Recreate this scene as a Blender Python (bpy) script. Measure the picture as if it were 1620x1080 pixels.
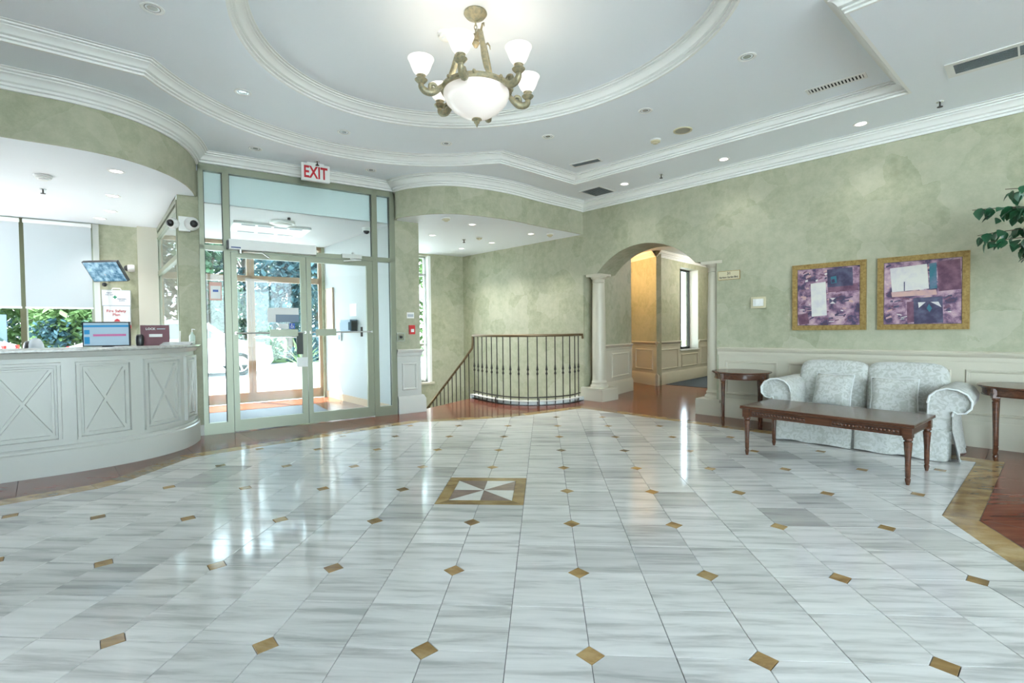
import bpy, math, random
from math import sin, cos, pi, radians, sqrt, atan2, hypot
from mathutils import Matrix, Vector
from mathutils.geometry import delaunay_2d_cdt
for o in list(bpy.data.objects): bpy.data.objects.remove(o)
scn = bpy.context.scene
COL = scn.collection
rnd = random.Random(7)

# ------------------------------------------------------------------ camera
yaw, pitch, roll = radians(-3.6943), radians(-1.3830), radians(0.6507)
CAMZ = 1.1818
_f = Vector((sin(yaw), cos(yaw), 0)); _r = Vector((cos(yaw), -sin(yaw), 0)); _z = Vector((0, 0, 1))
fw = cos(pitch) * _f + sin(pitch) * _z
up = -sin(pitch) * _f + cos(pitch) * _z
rr = cos(roll) * _r - sin(roll) * up
uu = sin(roll) * _r + cos(roll) * up
cd = bpy.data.cameras.new('camera'); cd.sensor_width = 36.0; cd.lens = 784.618 / 1620 * 36
cd.clip_start = 0.05; cd.clip_end = 300
cam = bpy.data.objects.new('camera', cd); COL.objects.link(cam)
cam.matrix_world = Matrix(((rr.x, uu.x, -fw.x, 0), (rr.y, uu.y, -fw.y, 0), (rr.z, uu.z, -fw.z, CAMZ), (0, 0, 0, 1)))
scn.camera = cam

# ------------------------------------------------------------------ world, sun, exposure
wd = bpy.data.worlds.new('world'); scn.world = wd; wd.use_nodes = True
wn = wd.node_tree; wn.nodes.clear()
wo = wn.nodes.new('ShaderNodeOutputWorld'); wb = wn.nodes.new('ShaderNodeBackground')
sk = wn.nodes.new('ShaderNodeTexSky'); sk.sky_type = 'HOSEK_WILKIE'; sk.turbidity = 3.2; sk.ground_albedo = 0.5
sk.sun_direction = (-0.2, -0.55, 0.8)
mx = wn.nodes.new('ShaderNodeMix'); mx.data_type = 'RGBA'; mx.inputs[0].default_value = 0.45
wn.links.new(sk.outputs[0], mx.inputs[6]); mx.inputs[7].default_value = (0.87, 0.95, 1.03, 1)
wn.links.new(mx.outputs[2], wb.inputs[0]); wb.inputs[1].default_value = 5.6
wn.links.new(wb.outputs[0], wo.inputs[0])
sd = bpy.data.lights.new('sun', 'SUN'); sd.energy = 10.0; sd.angle = radians(0.6); sd.color = (1.0, 0.97, 0.92)
sun = bpy.data.objects.new('sun', sd); COL.objects.link(sun)
sun.rotation_euler = Vector((0.93, -0.36, -1.40)).to_track_quat('-Z', 'Y').to_euler()
vs = scn.view_settings
vs.view_transform = 'Standard'; vs.look = 'None'; vs.gamma = 1.0; vs.use_curve_mapping = False
vs.exposure = 2.15

# ------------------------------------------------------------------ helpers
def thing(name, label, cat, M=None, group=None, kind=None):
    o = bpy.data.objects.new(name, None); COL.objects.link(o); o.empty_display_size = 0.1
    if M is not None: o.matrix_world = M
    return tag(o, label, cat, group, kind)
def tag(o, label=None, cat=None, group=None, kind=None):
    if label: o['label'] = label
    if cat: o['category'] = cat
    if group: o['group'] = group
    if kind: o['kind'] = kind
    return o
def T(x=0, y=0, z=0, rz=0): return Matrix.Translation((x, y, z)) @ Matrix.Rotation(rz, 4, 'Z')
U_ = Vector((0.78822, 0.61539, 0)); N_ = Vector((-0.61539, 0.78822, 0))
DL = Vector((-3.95, 5.47, 0))
E_ = Vector((0.7321, -0.6812, 0)); B_ = Vector((0.6812, 0.7321, 0))
W0 = Vector((0.66, 8.31, 0))
def frame(o, x, y): return Matrix(((x.x, y.x, 0, o.x), (x.y, y.y, 0, o.y), (0, 0, 1, o.z), (0, 0, 0, 1)))
FD = frame(DL, U_, N_)          # door wall: x along it, y away from the lobby, z up
FW = frame(W0, E_, B_)          # picture wall: x along it, y into the wall (away from the lobby)
def dp(u, n): v = FD @ Vector((u, n, 0)); return (v.x, v.y)
def wp(s, d): v = FW @ Vector((s, -d, 0)); return (v.x, v.y)
def atD(u, n, z=0, rz=0): return FD @ T(u, n, z, rz)
def atW(s, d, z=0, rz=0): return FW @ T(s, -d, z, rz)   # d: distance into the lobby

class G:
    def __init__(s): s.v = []; s.f = []
    def add(s, vs, fs, M=None):
        k = len(s.v)
        s.v += [tuple(M @ Vector(p)) for p in vs] if M is not None else [tuple(p) for p in vs]
        s.f += [tuple(i + k for i in f) for f in fs]; return s
    def box(s, x0, y0, z0, x1, y1, z1, M=None):
        x0, x1 = min(x0, x1), max(x0, x1); y0, y1 = min(y0, y1), max(y0, y1); z0, z1 = min(z0, z1), max(z0, z1)
        return s.add([(x0,y0,z0),(x1,y0,z0),(x1,y1,z0),(x0,y1,z0),(x0,y0,z1),(x1,y0,z1),(x1,y1,z1),(x0,y1,z1)],
              [(0,3,2,1),(4,5,6,7),(0,1,5,4),(1,2,6,5),(2,3,7,6),(3,0,4,7)], M)
    def prism(s, poly, z0, z1, M=None):
        a = sum(poly[i][0]*poly[(i+1)%len(poly)][1]-poly[(i+1)%len(poly)][0]*poly[i][1] for i in range(len(poly)))
        if a < 0: poly = poly[::-1]
        n = len(poly)
        return s.add([(x,y,z0) for x,y in poly]+[(x,y,z1) for x,y in poly],
              [tuple(range(n-1,-1,-1)), tuple(range(n,2*n))]+[(i,(i+1)%n,n+(i+1)%n,n+i) for i in range(n)], M)
    def lathe(s, prof, seg=20, M=None, a0=0, a1=2*pi):
        full = abs(a1-a0-2*pi) < 1e-6; m = seg if full else seg+1; n = len(prof); V = []; F = []
        for i in range(m):
            a = a0+(a1-a0)*i/seg
            V += [(r*cos(a), r*sin(a), z) for r, z in prof]
        for i in range(seg):
            j = (i+1) % m
            F += [(i*n+k, j*n+k, j*n+k+1, i*n+k+1) for k in range(n-1)]
        return s.add(V, F, M)
    def cyl(s, r, z0, z1, seg=16, M=None, r1=None):
        r1 = r if r1 is None else r1
        return s.lathe([(0.0001,z0),(r,z0),(r1,z1),(0.0001,z1)], seg, M)
    def tube(s, pts, r, seg=8, closed=False):
        pts = [Vector(p) for p in pts]; n = len(pts); V = []; F = []; pn = None
        for i, p in enumerate(pts):
            a = pts[i-1] if (i > 0 or closed) else p; b = pts[(i+1)%n] if (i < n-1 or closed) else p
            t = (b-a).normalized()
            if pn is None: pn = t.orthogonal().normalized()
            pn = (pn - t*pn.dot(t)).normalized(); q = t.cross(pn); ri = r[i] if isinstance(r, (list, tuple)) else r
            V += [p + ri*(cos(2*pi*k/seg)*pn + sin(2*pi*k/seg)*q) for k in range(seg)]
        for i in range(n if closed else n-1):
            j = (i+1) % n
            F += [(i*seg+k, i*seg+(k+1)%seg, j*seg+(k+1)%seg, j*seg+k) for k in range(seg)]
        if not closed: F += [tuple(range(seg-1,-1,-1)), tuple((n-1)*seg+k for k in range(seg))]
        return s.add(V, F)
    def mould(s, path, prof, closed=False, ends=True):
        """sweep a profile of (offset to the left of travel, z) along a plan path with mitred corners"""
        n = len(path); m = len(prof); V = []; F = []
        def nrm(a, b):
            d = Vector((b[0]-a[0], b[1]-a[1])).normalized(); return Vector((-d.y, d.x))
        for i in range(n):
            if closed or 0 < i < n-1:
                a = nrm(path[i-1], path[i]); b = nrm(path[i], path[(i+1)%n]); w = (a+b)/max(0.25, 1+a.dot(b))
            else: w = nrm(path[0], path[1]) if i == 0 else nrm(path[-2], path[-1])
            V += [(path[i][0]+w.x*d, path[i][1]+w.y*d, z) for d, z in prof]
        for i in range(n if closed else n-1):
            j = (i+1) % n
            F += [(i*m+k, j*m+k, j*m+k+1, i*m+k+1) for k in range(m-1)]
        if ends and not closed: F += [tuple(range(m)), tuple(range((n-1)*m+m-1, (n-1)*m-1, -1))]
        return s.add(V, F)
    def sphere(s, c, rx, ry=None, rz=None, seg=14, rings=8, M=None, p=1.0, p2=None):
        ry = rx if ry is None else ry; rz = rx if rz is None else rz; p2 = p if p2 is None else p2
        sg = lambda x, e: math.copysign(abs(x)**e, x); V = []; F = []
        for j in range(rings+1):
            b = -pi/2+pi*j/rings
            for i in range(seg):
                a = 2*pi*i/seg
                V.append((c[0]+rx*sg(cos(b),p2)*sg(cos(a),p), c[1]+ry*sg(cos(b),p2)*sg(sin(a),p), c[2]+rz*sg(sin(b),p2)))
        for j in range(rings):
            for i in range(seg):
                k = (i+1) % seg; F.append((j*seg+i, j*seg+k, (j+1)*seg+k, (j+1)*seg+i))
        return s.add(V, F, M)
    def mesh(s, name, smooth=None):
        me = bpy.data.meshes.new(name); me.from_pydata(s.v, [], s.f); me.update()
        import bmesh
        bm = bmesh.new(); bm.from_mesh(me); bmesh.ops.remove_doubles(bm, verts=bm.verts, dist=1e-5)
        bmesh.ops.recalc_face_normals(bm, faces=bm.faces); bm.to_mesh(me); bm.free()
        if smooth is not None:
            me.shade_smooth(); me.set_sharp_from_angle(angle=radians(smooth))
        return me
    def obj(s, name, mat, parent=None, M=None, smooth=None):
        return link(name, s.mesh(name, smooth), mat, parent, M)
def link(name, me, mat, parent=None, M=None):
    if not me.materials and mat: me.materials.append(mat)
    o = bpy.data.objects.new(name, me); COL.objects.link(o)
    if parent is not None: o.parent = parent
    if M is not None:
        if parent is not None: o.matrix_local = M
        else: o.matrix_world = M
    return o
def struct(o, label=None, cat=None):
    o['kind'] = 'structure'; return tag(o, label, cat)
def catmull(P, n=10):
    P = [Vector((p[0], p[1])) for p in P]; Q = [2*P[0]-P[1]]+P+[2*P[-1]-P[-2]]; o = []
    for i in range(1, len(Q)-2):
        a, b, c, d = Q[i-1:i+3]
        for k in range(n):
            t = k/n; v = .5*((2*b)+(c-a)*t+(2*a-5*b+4*c-d)*t*t+(3*b-a-3*c+d)*t**3); o.append((v.x, v.y))
    o.append((P[-1].x, P[-1].y)); return o
def smooth3(P, R, n=4):
    P = [Vector(p) for p in P]; Q = [2*P[0]-P[1]]+P+[2*P[-1]-P[-2]]; S = [R[0]]+list(R)+[R[-1]]; o, r = [], []
    for i in range(1, len(Q)-2):
        a, b, c, d = Q[i-1:i+3]
        for k in range(n):
            t = k/n; o.append(.5*((2*b)+(c-a)*t+(2*a-5*b+4*c-d)*t*t+(3*b-a-3*c+d)*t**3)); r.append(S[i]+(S[i+1]-S[i])*t)
    return o+[P[-1]], r+[R[-1]]
def offset(path, d, closed=False):
    n = len(path); out = []
    def nrm(a, b):
        t = Vector((b[0]-a[0], b[1]-a[1])).normalized(); return Vector((-t.y, t.x))
    for i in range(n):
        if closed or 0 < i < n-1:
            a = nrm(path[i-1], path[i]); b = nrm(path[i], path[(i+1)%n]); w = (a+b)/max(0.25, 1+a.dot(b))
        else: w = nrm(path[0], path[1]) if i == 0 else nrm(path[-2], path[-1])
        out.append((path[i][0]+w.x*d, path[i][1]+w.y*d))
    return out
def clip(inc, exc=()):
    """triangles inside every polygon of inc and outside those of exc"""
    vs, fs = [], []
    for p in list(inc)+list(exc):
        a = sum(p[i][0]*p[(i+1)%len(p)][1]-p[(i+1)%len(p)][0]*p[i][1] for i in range(len(p)))
        p = p if a > 0 else p[::-1]
        fs.append(list(range(len(vs), len(vs)+len(p)))); vs += [Vector(q) for q in p]
    r = delaunay_2d_cdt(vs, [], fs, 0, 1e-5, True); need = set(range(len(inc))); no = set(range(len(inc), len(fs)))
    tri = [f for f, of in zip(r[2], r[5]) if need <= set(of) and not (no & set(of))]
    return [(v.x, v.y) for v in r[0]], tri
def inside(p, poly):
    c = False; x, y = p
    for i in range(len(poly)):
        x1, y1 = poly[i]; x2, y2 = poly[i-1]
        if (y1 > y) != (y2 > y) and x < (x2-x1)*(y-y1)/(y2-y1)+x1: c = not c
    return c
def flat(name, inc, exc, z, mat, thick=0.0, parent=None):
    v, t = clip(inc, exc); g = G()
    if t: g.add([(x, y, z) for x, y in v], t)
    if thick and t: g.add([(x, y, z+thick) for x, y in v], [f[::-1] for f in t])
    return g.obj(name, mat, parent)
def text(name, body, size, mat, parent, M, sx=1.0, bold=0.0, depth=0.0006):
    cu = bpy.data.curves.new(name, 'FONT'); cu.body = body; cu.size = size; cu.align_x = 'CENTER'; cu.align_y = 'CENTER'
    cu.extrude = depth; cu.offset = bold; cu.resolution_u = 2
    o = bpy.data.objects.new('tmp_text', cu); COL.objects.link(o)
    me = bpy.data.meshes.new_from_object(o.evaluated_get(bpy.context.evaluated_depsgraph_get()))
    bpy.data.objects.remove(o); bpy.data.curves.remove(cu); me.name = name; me.materials.clear()
    # text faces -y of the local frame
    R = Matrix(((sx,0,0,0),(0,0,-1,0),(0,1,0,0),(0,0,0,1)))
    me.transform(R)
    xs = [v.co.x for v in me.vertices]; zs = [v.co.z for v in me.vertices]
    me.transform(Matrix.Translation((-(min(xs)+max(xs))/2, 0, -(min(zs)+max(zs))/2)))
    return link(name, me, mat, parent, M)

# ------------------------------------------------------------------ materials
def mat(name, col, rough=0.5, metal=0.0, spec=0.5, var=None, bump=None, emit=None, coat=0.0, sheen=0.0, coords='Object'):
    m = bpy.data.materials.new(name); m.use_nodes = True; nt = m.node_tree; b = nt.nodes['Principled BSDF']
    b.inputs['Base Color'].default_value = (*col, 1); b.inputs['Roughness'].default_value = rough
    b.inputs['Metallic'].default_value = metal; b.inputs['Specular IOR Level'].default_value = spec
    b.inputs['Coat Weight'].default_value = coat; b.inputs['Coat Roughness'].default_value = 0.05
    b.inputs['Sheen Weight'].default_value = sheen
    def coord(sc):
        tc = nt.nodes.new('ShaderNodeTexCoord'); mp = nt.nodes.new('ShaderNodeMapping')
        mp.inputs['Scale'].default_value = sc if isinstance(sc, tuple) else (sc, sc, sc)
        nt.links.new(tc.outputs[coords], mp.inputs[0]); return mp.outputs[0]
    if var:
        sc, col2, lo, hi = var[:4]
        n = nt.nodes.new('ShaderNodeTexNoise'); n.inputs['Scale'].default_value = 1.0
        n.inputs['Detail'].default_value = var[4] if len(var) > 4 else 5; n.inputs['Roughness'].default_value = 0.6
        nt.links.new(coord(sc), n.inputs['Vector'])
        r = nt.nodes.new('ShaderNodeValToRGB'); r.color_ramp.elements[0].position = lo; r.color_ramp.elements[1].position = hi
        r.color_ramp.elements[0].color = (*col, 1); r.color_ramp.elements[1].color = (*col2, 1)
        nt.links.new(n.outputs[0], r.inputs[0]); nt.links.new(r.outputs[0], b.inputs['Base Color'])
    if bump:
        sc, st = bump[:2]
        n = nt.nodes.new('ShaderNodeTexNoise'); n.inputs['Scale'].default_value = 1.0; n.inputs['Detail'].default_value = 4
        nt.links.new(coord(sc), n.inputs['Vector'])
        bp = nt.nodes.new('ShaderNodeBump'); bp.inputs['Strength'].default_value = st; bp.inputs['Distance'].default_value = bump[2] if len(bump) > 2 else 0.01
        nt.links.new(n.outputs[0], bp.inputs['Height']); nt.links.new(bp.outputs[0], b.inputs['Normal'])
    if emit:
        b.inputs['Emission Color'].default_value = (*emit[0], 1); b.inputs['Emission Strength'].default_value = emit[1]
    return m
def glass_mat(name, tint=(0.94, 0.98, 0.97), refl=0.06):
    m = bpy.data.materials.new(name); m.use_nodes = True; nt = m.node_tree; nt.nodes.clear()
    o = nt.nodes.new('ShaderNodeOutputMaterial'); mixn = nt.nodes.new('ShaderNodeMixShader')
    t = nt.nodes.new('ShaderNodeBsdfTransparent'); t.inputs[0].default_value = (*tint, 1)
    g = nt.nodes.new('ShaderNodeBsdfGlossy'); g.inputs['Roughness'].default_value = 0.02
    lw = nt.nodes.new('ShaderNodeLayerWeight'); lw.inputs[0].default_value = 0.5
    pw = nt.nodes.new('ShaderNodeMath'); pw.operation = 'POWER'; pw.inputs[1].default_value = 4.0; nt.links.new(lw.outputs['Facing'], pw.inputs[0])
    fr = nt.nodes.new('ShaderNodeMapRange'); fr.inputs[3].default_value = refl*.4; fr.inputs[4].default_value = 0.7; nt.links.new(pw.outputs[0], fr.inputs[0])
    nt.links.new(fr.outputs[0], mixn.inputs[0]); nt.links.new(t.outputs[0], mixn.inputs[1]); nt.links.new(g.outputs[0], mixn.inputs[2])
    nt.links.new(mixn.outputs[0], o.inputs[0]); return m
def wallpaper(name, a, b, c):
    m = bpy.data.materials.new(name); m.use_nodes = True; nt = m.node_tree; p = nt.nodes['Principled BSDF']
    p.inputs['Roughness'].default_value = 0.55; p.inputs['Specular IOR Level'].default_value = 0.3
    geo = nt.nodes.new('ShaderNodeNewGeometry')
    vor = nt.nodes.new('ShaderNodeTexVoronoi'); vor.inputs['Scale'].default_value = 3.2
    n0 = nt.nodes.new('ShaderNodeTexNoise'); n0.inputs['Scale'].default_value = 6; n0.inputs['Detail'].default_value = 5
    va = nt.nodes.new('ShaderNodeVectorMath'); va.operation = 'MULTIPLY_ADD'; va.inputs[1].default_value = (0.12, 0.12, 0.12)
    nt.links.new(geo.outputs['Position'], n0.inputs['Vector']); nt.links.new(n0.outputs['Color'], va.inputs[0]); nt.links.new(geo.outputs['Position'], va.inputs[2])
    nt.links.new(va.outputs[0], vor.inputs['Vector'])
    sep = nt.nodes.new('ShaderNodeSeparateColor'); nt.links.new(vor.outputs['Color'], sep.inputs[0])
    n1 = nt.nodes.new('ShaderNodeTexNoise'); n1.inputs['Scale'].default_value = 9; n1.inputs['Detail'].default_value = 8; n1.inputs['Roughness'].default_value = 0.7
    nt.links.new(geo.outputs['Position'], n1.inputs['Vector'])
    r1 = nt.nodes.new('ShaderNodeValToRGB'); r1.color_ramp.elements[0].position = 0.38; r1.color_ramp.elements[1].position = 0.62
    r1.color_ramp.elements[0].color = (*a, 1); r1.color_ramp.elements[1].color = (*b, 1); nt.links.new(n1.outputs[0], r1.inputs[0])
    mixn = nt.nodes.new('ShaderNodeMix'); mixn.data_type = 'RGBA'; nt.links.new(r1.outputs[0], mixn.inputs[6]); mixn.inputs[7].default_value = (*c, 1)
    mm = nt.nodes.new('ShaderNodeMath'); mm.operation = 'MULTIPLY'; mm.inputs[1].default_value = 0.5
    nt.links.new(sep.outputs[0], mm.inputs[0]); nt.links.new(mm.outputs[0], mixn.inputs[0]); nt.links.new(mixn.outputs[2], p.inputs['Base Color'])
    bp = nt.nodes.new('ShaderNodeBump'); bp.inputs['Strength'].default_value = 0.15; bp.inputs['Distance'].default_value = 0.004
    nt.links.new(n1.outputs[0], bp.inputs['Height']); nt.links.new(bp.outputs[0], p.inputs['Normal'])
    return m
def stone(name, c0, c1, c2, scale, rough, rand=0.25, detail=7, lo=0.3, hi=0.72, spec=0.5):
    """streaked stone: world-position noise stretched along the vein, shifted per slab"""
    m = bpy.data.materials.new(name); m.use_nodes = True; nt = m.node_tree; p = nt.nodes['Principled BSDF']
    p.inputs['Roughness'].default_value = rough; p.inputs['Specular IOR Level'].default_value = spec
    geo = nt.nodes.new('ShaderNodeNewGeometry'); oi = nt.nodes.new('ShaderNodeObjectInfo')
    off = nt.nodes.new('ShaderNodeMath'); off.operation = 'MULTIPLY'; off.inputs[1].default_value = 73.0; nt.links.new(oi.outputs['Random'], off.inputs[0])
    comb = nt.nodes.new('ShaderNodeCombineXYZ')
    for i in range(3): nt.links.new(off.outputs[0], comb.inputs[i])
    ad = nt.nodes.new('ShaderNodeVectorMath'); ad.operation = 'ADD'; nt.links.new(geo.outputs['Position'], ad.inputs[0]); nt.links.new(comb.outputs[0], ad.inputs[1])
    mp = nt.nodes.new('ShaderNodeMapping'); mp.inputs['Scale'].default_value = scale; nt.links.new(ad.outputs[0], mp.inputs[0])
    n = nt.nodes.new('ShaderNodeTexNoise'); n.inputs['Scale'].default_value = 1; n.inputs['Detail'].default_value = detail; n.inputs['Roughness'].default_value = 0.62
    n.inputs['Distortion'].default_value = 0.4; nt.links.new(mp.outputs[0], n.inputs['Vector'])
    r = nt.nodes.new('ShaderNodeValToRGB'); el = r.color_ramp.elements
    el[0].position = lo; el[0].color = (*c0, 1); el[1].position = hi; el[1].color = (*c2, 1); e = el.new((lo+hi)/2); e.color = (*c1, 1)
    nt.links.new(n.outputs[0], r.inputs[0])
    wn2 = nt.nodes.new('ShaderNodeTexWhiteNoise'); wn2.noise_dimensions = '1D'; nt.links.new(off.outputs[0], wn2.inputs['W'])
    pw = nt.nodes.new('ShaderNodeMath'); pw.operation = 'POWER'; pw.inputs[1].default_value = 4.0; nt.links.new(wn2.outputs[0], pw.inputs[0])
    mr = nt.nodes.new('ShaderNodeMapRange'); mr.inputs[3].default_value = 1.0; mr.inputs[4].default_value = 1.0-rand; nt.links.new(pw.outputs[0], mr.inputs[0])
    ml = nt.nodes.new('ShaderNodeVectorMath'); ml.operation = 'SCALE'; nt.links.new(r.outputs[0], ml.inputs[0]); nt.links.new(mr.outputs[0], ml.inputs['Scale'])
    nt.links.new(ml.outputs[0], p.inputs['Base Color']); return m

M = {}
M['marble'] = stone('white_marble', (0.47, 0.47, 0.455), (0.71, 0.705, 0.685), (0.81, 0.80, 0.78), (1.6, 17, 1), 0.09, 0.34, lo=.34, hi=.66)
M['marble_white'] = mat('pale_marble', (0.80, 0.79, 0.75), 0.1, var=((4, 20, 1), (0.70, 0.69, 0.65), .35, .7))
M['gold'] = stone('golden_stone', (0.22, 0.125, 0.045), (0.39, 0.24, 0.09), (0.53, 0.37, 0.17), (4, 9, 1), 0.10, 0.45, lo=.34, hi=.66)
M['brown_tri'] = stone('mauve_brown_stone', (0.20, 0.13, 0.11), (0.27, 0.18, 0.16), (0.33, 0.23, 0.20), (6, 20, 1), 0.1, 0.1)
M['redstone'] = stone('red_brown_stone', (0.15, 0.042, 0.026), (0.215, 0.066, 0.038), (0.285, 0.098, 0.056), (2.2, 18, 1), 0.14, 0.35, lo=.3, hi=.7, spec=.3)
M['grout'] = mat('dark_grout', (0.10, 0.10, 0.10), 0.8)
M['paper'] = wallpaper('sage_wallpaper', (0.325, 0.34, 0.23), (0.425, 0.43, 0.305), (0.52, 0.515, 0.40))
M['paper_grn'] = M['paper']
M['trim'] = mat('cream_trim_paint', (0.62, 0.585, 0.475), 0.35, var=(1.2, (0.58, 0.55, 0.44), .3, .7, 2))
M['white'] = mat('cool_white_ceiling_paint', (0.84, 0.89, 0.92), 0.6)
M['crown'] = mat('white_moulding_paint', (0.84, 0.85, 0.815), 0.4)
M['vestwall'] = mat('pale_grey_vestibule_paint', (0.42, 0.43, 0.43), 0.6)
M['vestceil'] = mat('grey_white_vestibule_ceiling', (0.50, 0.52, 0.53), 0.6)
M['desk'] = mat('pale_desk_paint', (0.61, 0.62, 0.575), 0.3)
M['counter'] = mat('counter_stone', (0.60, 0.62, 0.58), 0.15, var=(30, (0.42, 0.42, 0.40), .4, .7))
M['alu'] = mat('sage_anodised_frame', (0.27, 0.29, 0.215), 0.35, metal=0.35)
M['alu_dark'] = mat('dark_gasket', (0.05, 0.06, 0.055), 0.5)
M['steel'] = mat('brushed_steel', (0.62, 0.64, 0.62), 0.25, metal=0.9)
M['tanframe'] = mat('tan_door_frame', (0.50, 0.36, 0.24), 0.4)
M['glass'] = glass_mat('clear_glass')
M['carglass'] = mat('dark_glass', (0.03, 0.05, 0.06), 0.05, spec=0.8)
M['blind'] = bpy.data.materials.new('roller_blind_cloth')
m = M['blind']; m.use_nodes = True; nt = m.node_tree; nt.nodes.clear()
o_ = nt.nodes.new('ShaderNodeOutputMaterial'); mixs = nt.nodes.new('ShaderNodeMixShader'); mixs.inputs[0].default_value = 0.22
d_ = nt.nodes.new('ShaderNodeBsdfDiffuse'); d_.inputs[0].default_value = (0.62, 0.66, 0.67, 1)
t_ = nt.nodes.new('ShaderNodeBsdfTranslucent'); t_.inputs[0].default_value = (0.55, 0.60, 0.61, 1)
nt.links.new(d_.outputs[0], mixs.inputs[1]); nt.links.new(t_.outputs[0], mixs.inputs[2]); nt.links.new(mixs.outputs[0], o_.inputs[0])
M['wood'] = mat('walnut_wood', (0.065, 0.024, 0.012), 0.25, var=((3, 40, 40), (0.135, 0.052, 0.026), .3, .7), coat=0.25)
M['wood_dk'] = mat('carved_dark_wood', (0.035, 0.014, 0.008), 0.35, var=(60, (0.09, 0.038, 0.02), .4, .65))
def damask():
    m = mat('damask_fabric', (0.62, 0.64, 0.60), 0.8, sheen=0.3); nt = m.node_tree; p = nt.nodes['Principled BSDF']
    tc = nt.nodes.new('ShaderNodeTexCoord')
    n = nt.nodes.new('ShaderNodeTexNoise'); n.inputs['Scale'].default_value = 17; n.inputs['Detail'].default_value = 3.0; n.inputs['Distortion'].default_value = 2.2
    nt.links.new(tc.outputs['Object'], n.inputs['Vector'])
    r = nt.nodes.new('ShaderNodeValToRGB'); r.color_ramp.elements[0].position = .47; r.color_ramp.elements[1].position = .55
    r.color_ramp.elements[0].color = (0.57, 0.58, 0.55, 1); r.color_ramp.elements[1].color = (0.45, 0.46, 0.42, 1)
    nt.links.new(n.outputs[0], r.inputs[0]); nt.links.new(r.outputs[0], p.inputs['Base Color'])
    bp = nt.nodes.new('ShaderNodeBump'); bp.inputs['Strength'].default_value = 0.25; bp.inputs['Distance'].default_value = 0.004
    nt.links.new(n.outputs[0], bp.inputs['Height']); nt.links.new(bp.outputs[0], p.inputs['Normal']); return m
M['fabric'] = damask()
M['fabric'].node_tree.nodes['Principled BSDF'].inputs['Sheen Weight'].default_value = 0.15
M['piping'] = mat('piping_cord', (0.72, 0.74, 0.72), 0.7)
M['gilt'] = mat('gilt_frame', (0.30, 0.19, 0.06), 0.4, metal=0.45, var=(45, (0.50, 0.35, 0.13), .35, .7), bump=(60, 0.5, 0.004))
M['brass'] = mat('antique_brass', (0.42, 0.36, 0.22), 0.42, metal=0.45, var=(40, (0.26, 0.26, 0.18), .4, .65), bump=(90, 0.4, 0.003))
M['iron'] = mat('wrought_iron', (0.035, 0.033, 0.03), 0.45, metal=0.4)
M['rail'] = mat('bronze_handrail', (0.22, 0.16, 0.09), 0.35, metal=0.5)
M['plastic_w'] = mat('white_plastic', (0.80, 0.81, 0.78), 0.35)
M['plastic_c'] = mat('cream_plastic', (0.62, 0.57, 0.38), 0.4)
M['black'] = mat('black_plastic', (0.015, 0.016, 0.018), 0.35)
M['red'] = mat('red_paint', (0.62, 0.03, 0.035), 0.4)
M['red_sign'] = mat('red_lettering', (0.55, 0.02, 0.03), 0.4)
M['green_sign'] = mat('green_print', (0.01, 0.30, 0.16), 0.5)
M['blue_sign'] = mat('blue_print', (0.02, 0.10, 0.45), 0.4)
M['dkblue'] = mat('dark_blue_print', (0.05, 0.09, 0.25), 0.5)
M['paper_w'] = mat('white_paper', (0.82, 0.82, 0.80), 0.6)
M['pinkpaper'] = mat('pink_notice_paper', (0.75, 0.45, 0.38), 0.6)
M['maroon'] = mat('maroon_board', (0.13, 0.018, 0.03), 0.45)
M['carpet'] = mat('blue_grey_carpet', (0.045, 0.065, 0.085), 0.95, var=(80, (0.07, 0.09, 0.11), .35, .65))
M['doormat'] = mat('grey_entrance_mat', (0.22, 0.23, 0.26), 0.95, var=(90, (0.30, 0.31, 0.34), .35, .65))
M['vent'] = mat('grey_vent_metal', (0.20, 0.24, 0.26), 0.5, metal=0.2)
M['vent_shade'] = mat('painted_vent_shade', (0.015, 0.018, 0.02), 0.9)
M['lamp_off'] = mat('lamp_reflector', (0.55, 0.58, 0.58), 0.2, metal=0.6)
M['lamp_on'] = mat('lit_lamp', (1, 1, 1), 0.5, emit=((1.0, 0.97, 0.9), 1.2))
M['shade'] = mat('glowing_alabaster', (0.9, 0.86, 0.8), 0.3, emit=((1.0, 0.93, 0.84), 0.15))
M['bowl'] = mat('glowing_bowl_glass', (0.9, 0.85, 0.8), 0.25, emit=((1.0, 0.90, 0.82), 0.07))
M['asphalt'] = mat('pale_driveway', (0.36, 0.37, 0.38), 0.9, var=(0.6, (0.31, 0.32, 0.34), .35, .65))
M['grass'] = mat('lawn_grass', (0.07, 0.16, 0.04), 0.9, var=(3, (0.13, 0.24, 0.06), .35, .65))
M['bark'] = mat('tree_bark', (0.12, 0.09, 0.07), 0.9, bump=((20, 20, 4), .6))
M['leafA'] = mat('leaf_green', (0.028, 0.07, 0.04), 0.55, var=(0.9, (0.075, 0.15, 0.075), .35, .65))
M['leafB'] = mat('leaf_blue_green', (0.02, 0.06, 0.075), 0.55, var=(0.9, (0.055, 0.125, 0.145), .35, .65))
M['leafC'] = mat('leaf_light_green', (0.09, 0.17, 0.055), 0.55, var=(0.9, (0.17, 0.27, 0.10), .35, .65))
M['ficus'] = mat('ficus_leaf', (0.012, 0.07, 0.03), 0.3, var=(4, (0.03, 0.14, 0.06), .35, .65))
M['carpaint'] = mat('white_car_paint', (0.80, 0.80, 0.80), 0.15, coat=0.6)
M['silver'] = mat('silver_car_paint', (0.45, 0.50, 0.56), 0.18, metal=0.4, coat=0.6)
M['tyre'] = mat('tyre_rubber', (0.02, 0.02, 0.02), 0.8)
M['taillight'] = mat('red_tail_light', (0.55, 0.02, 0.02), 0.2)
M['fence'] = mat('blue_grey_fence', (0.10, 0.14, 0.20), 0.7)
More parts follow.
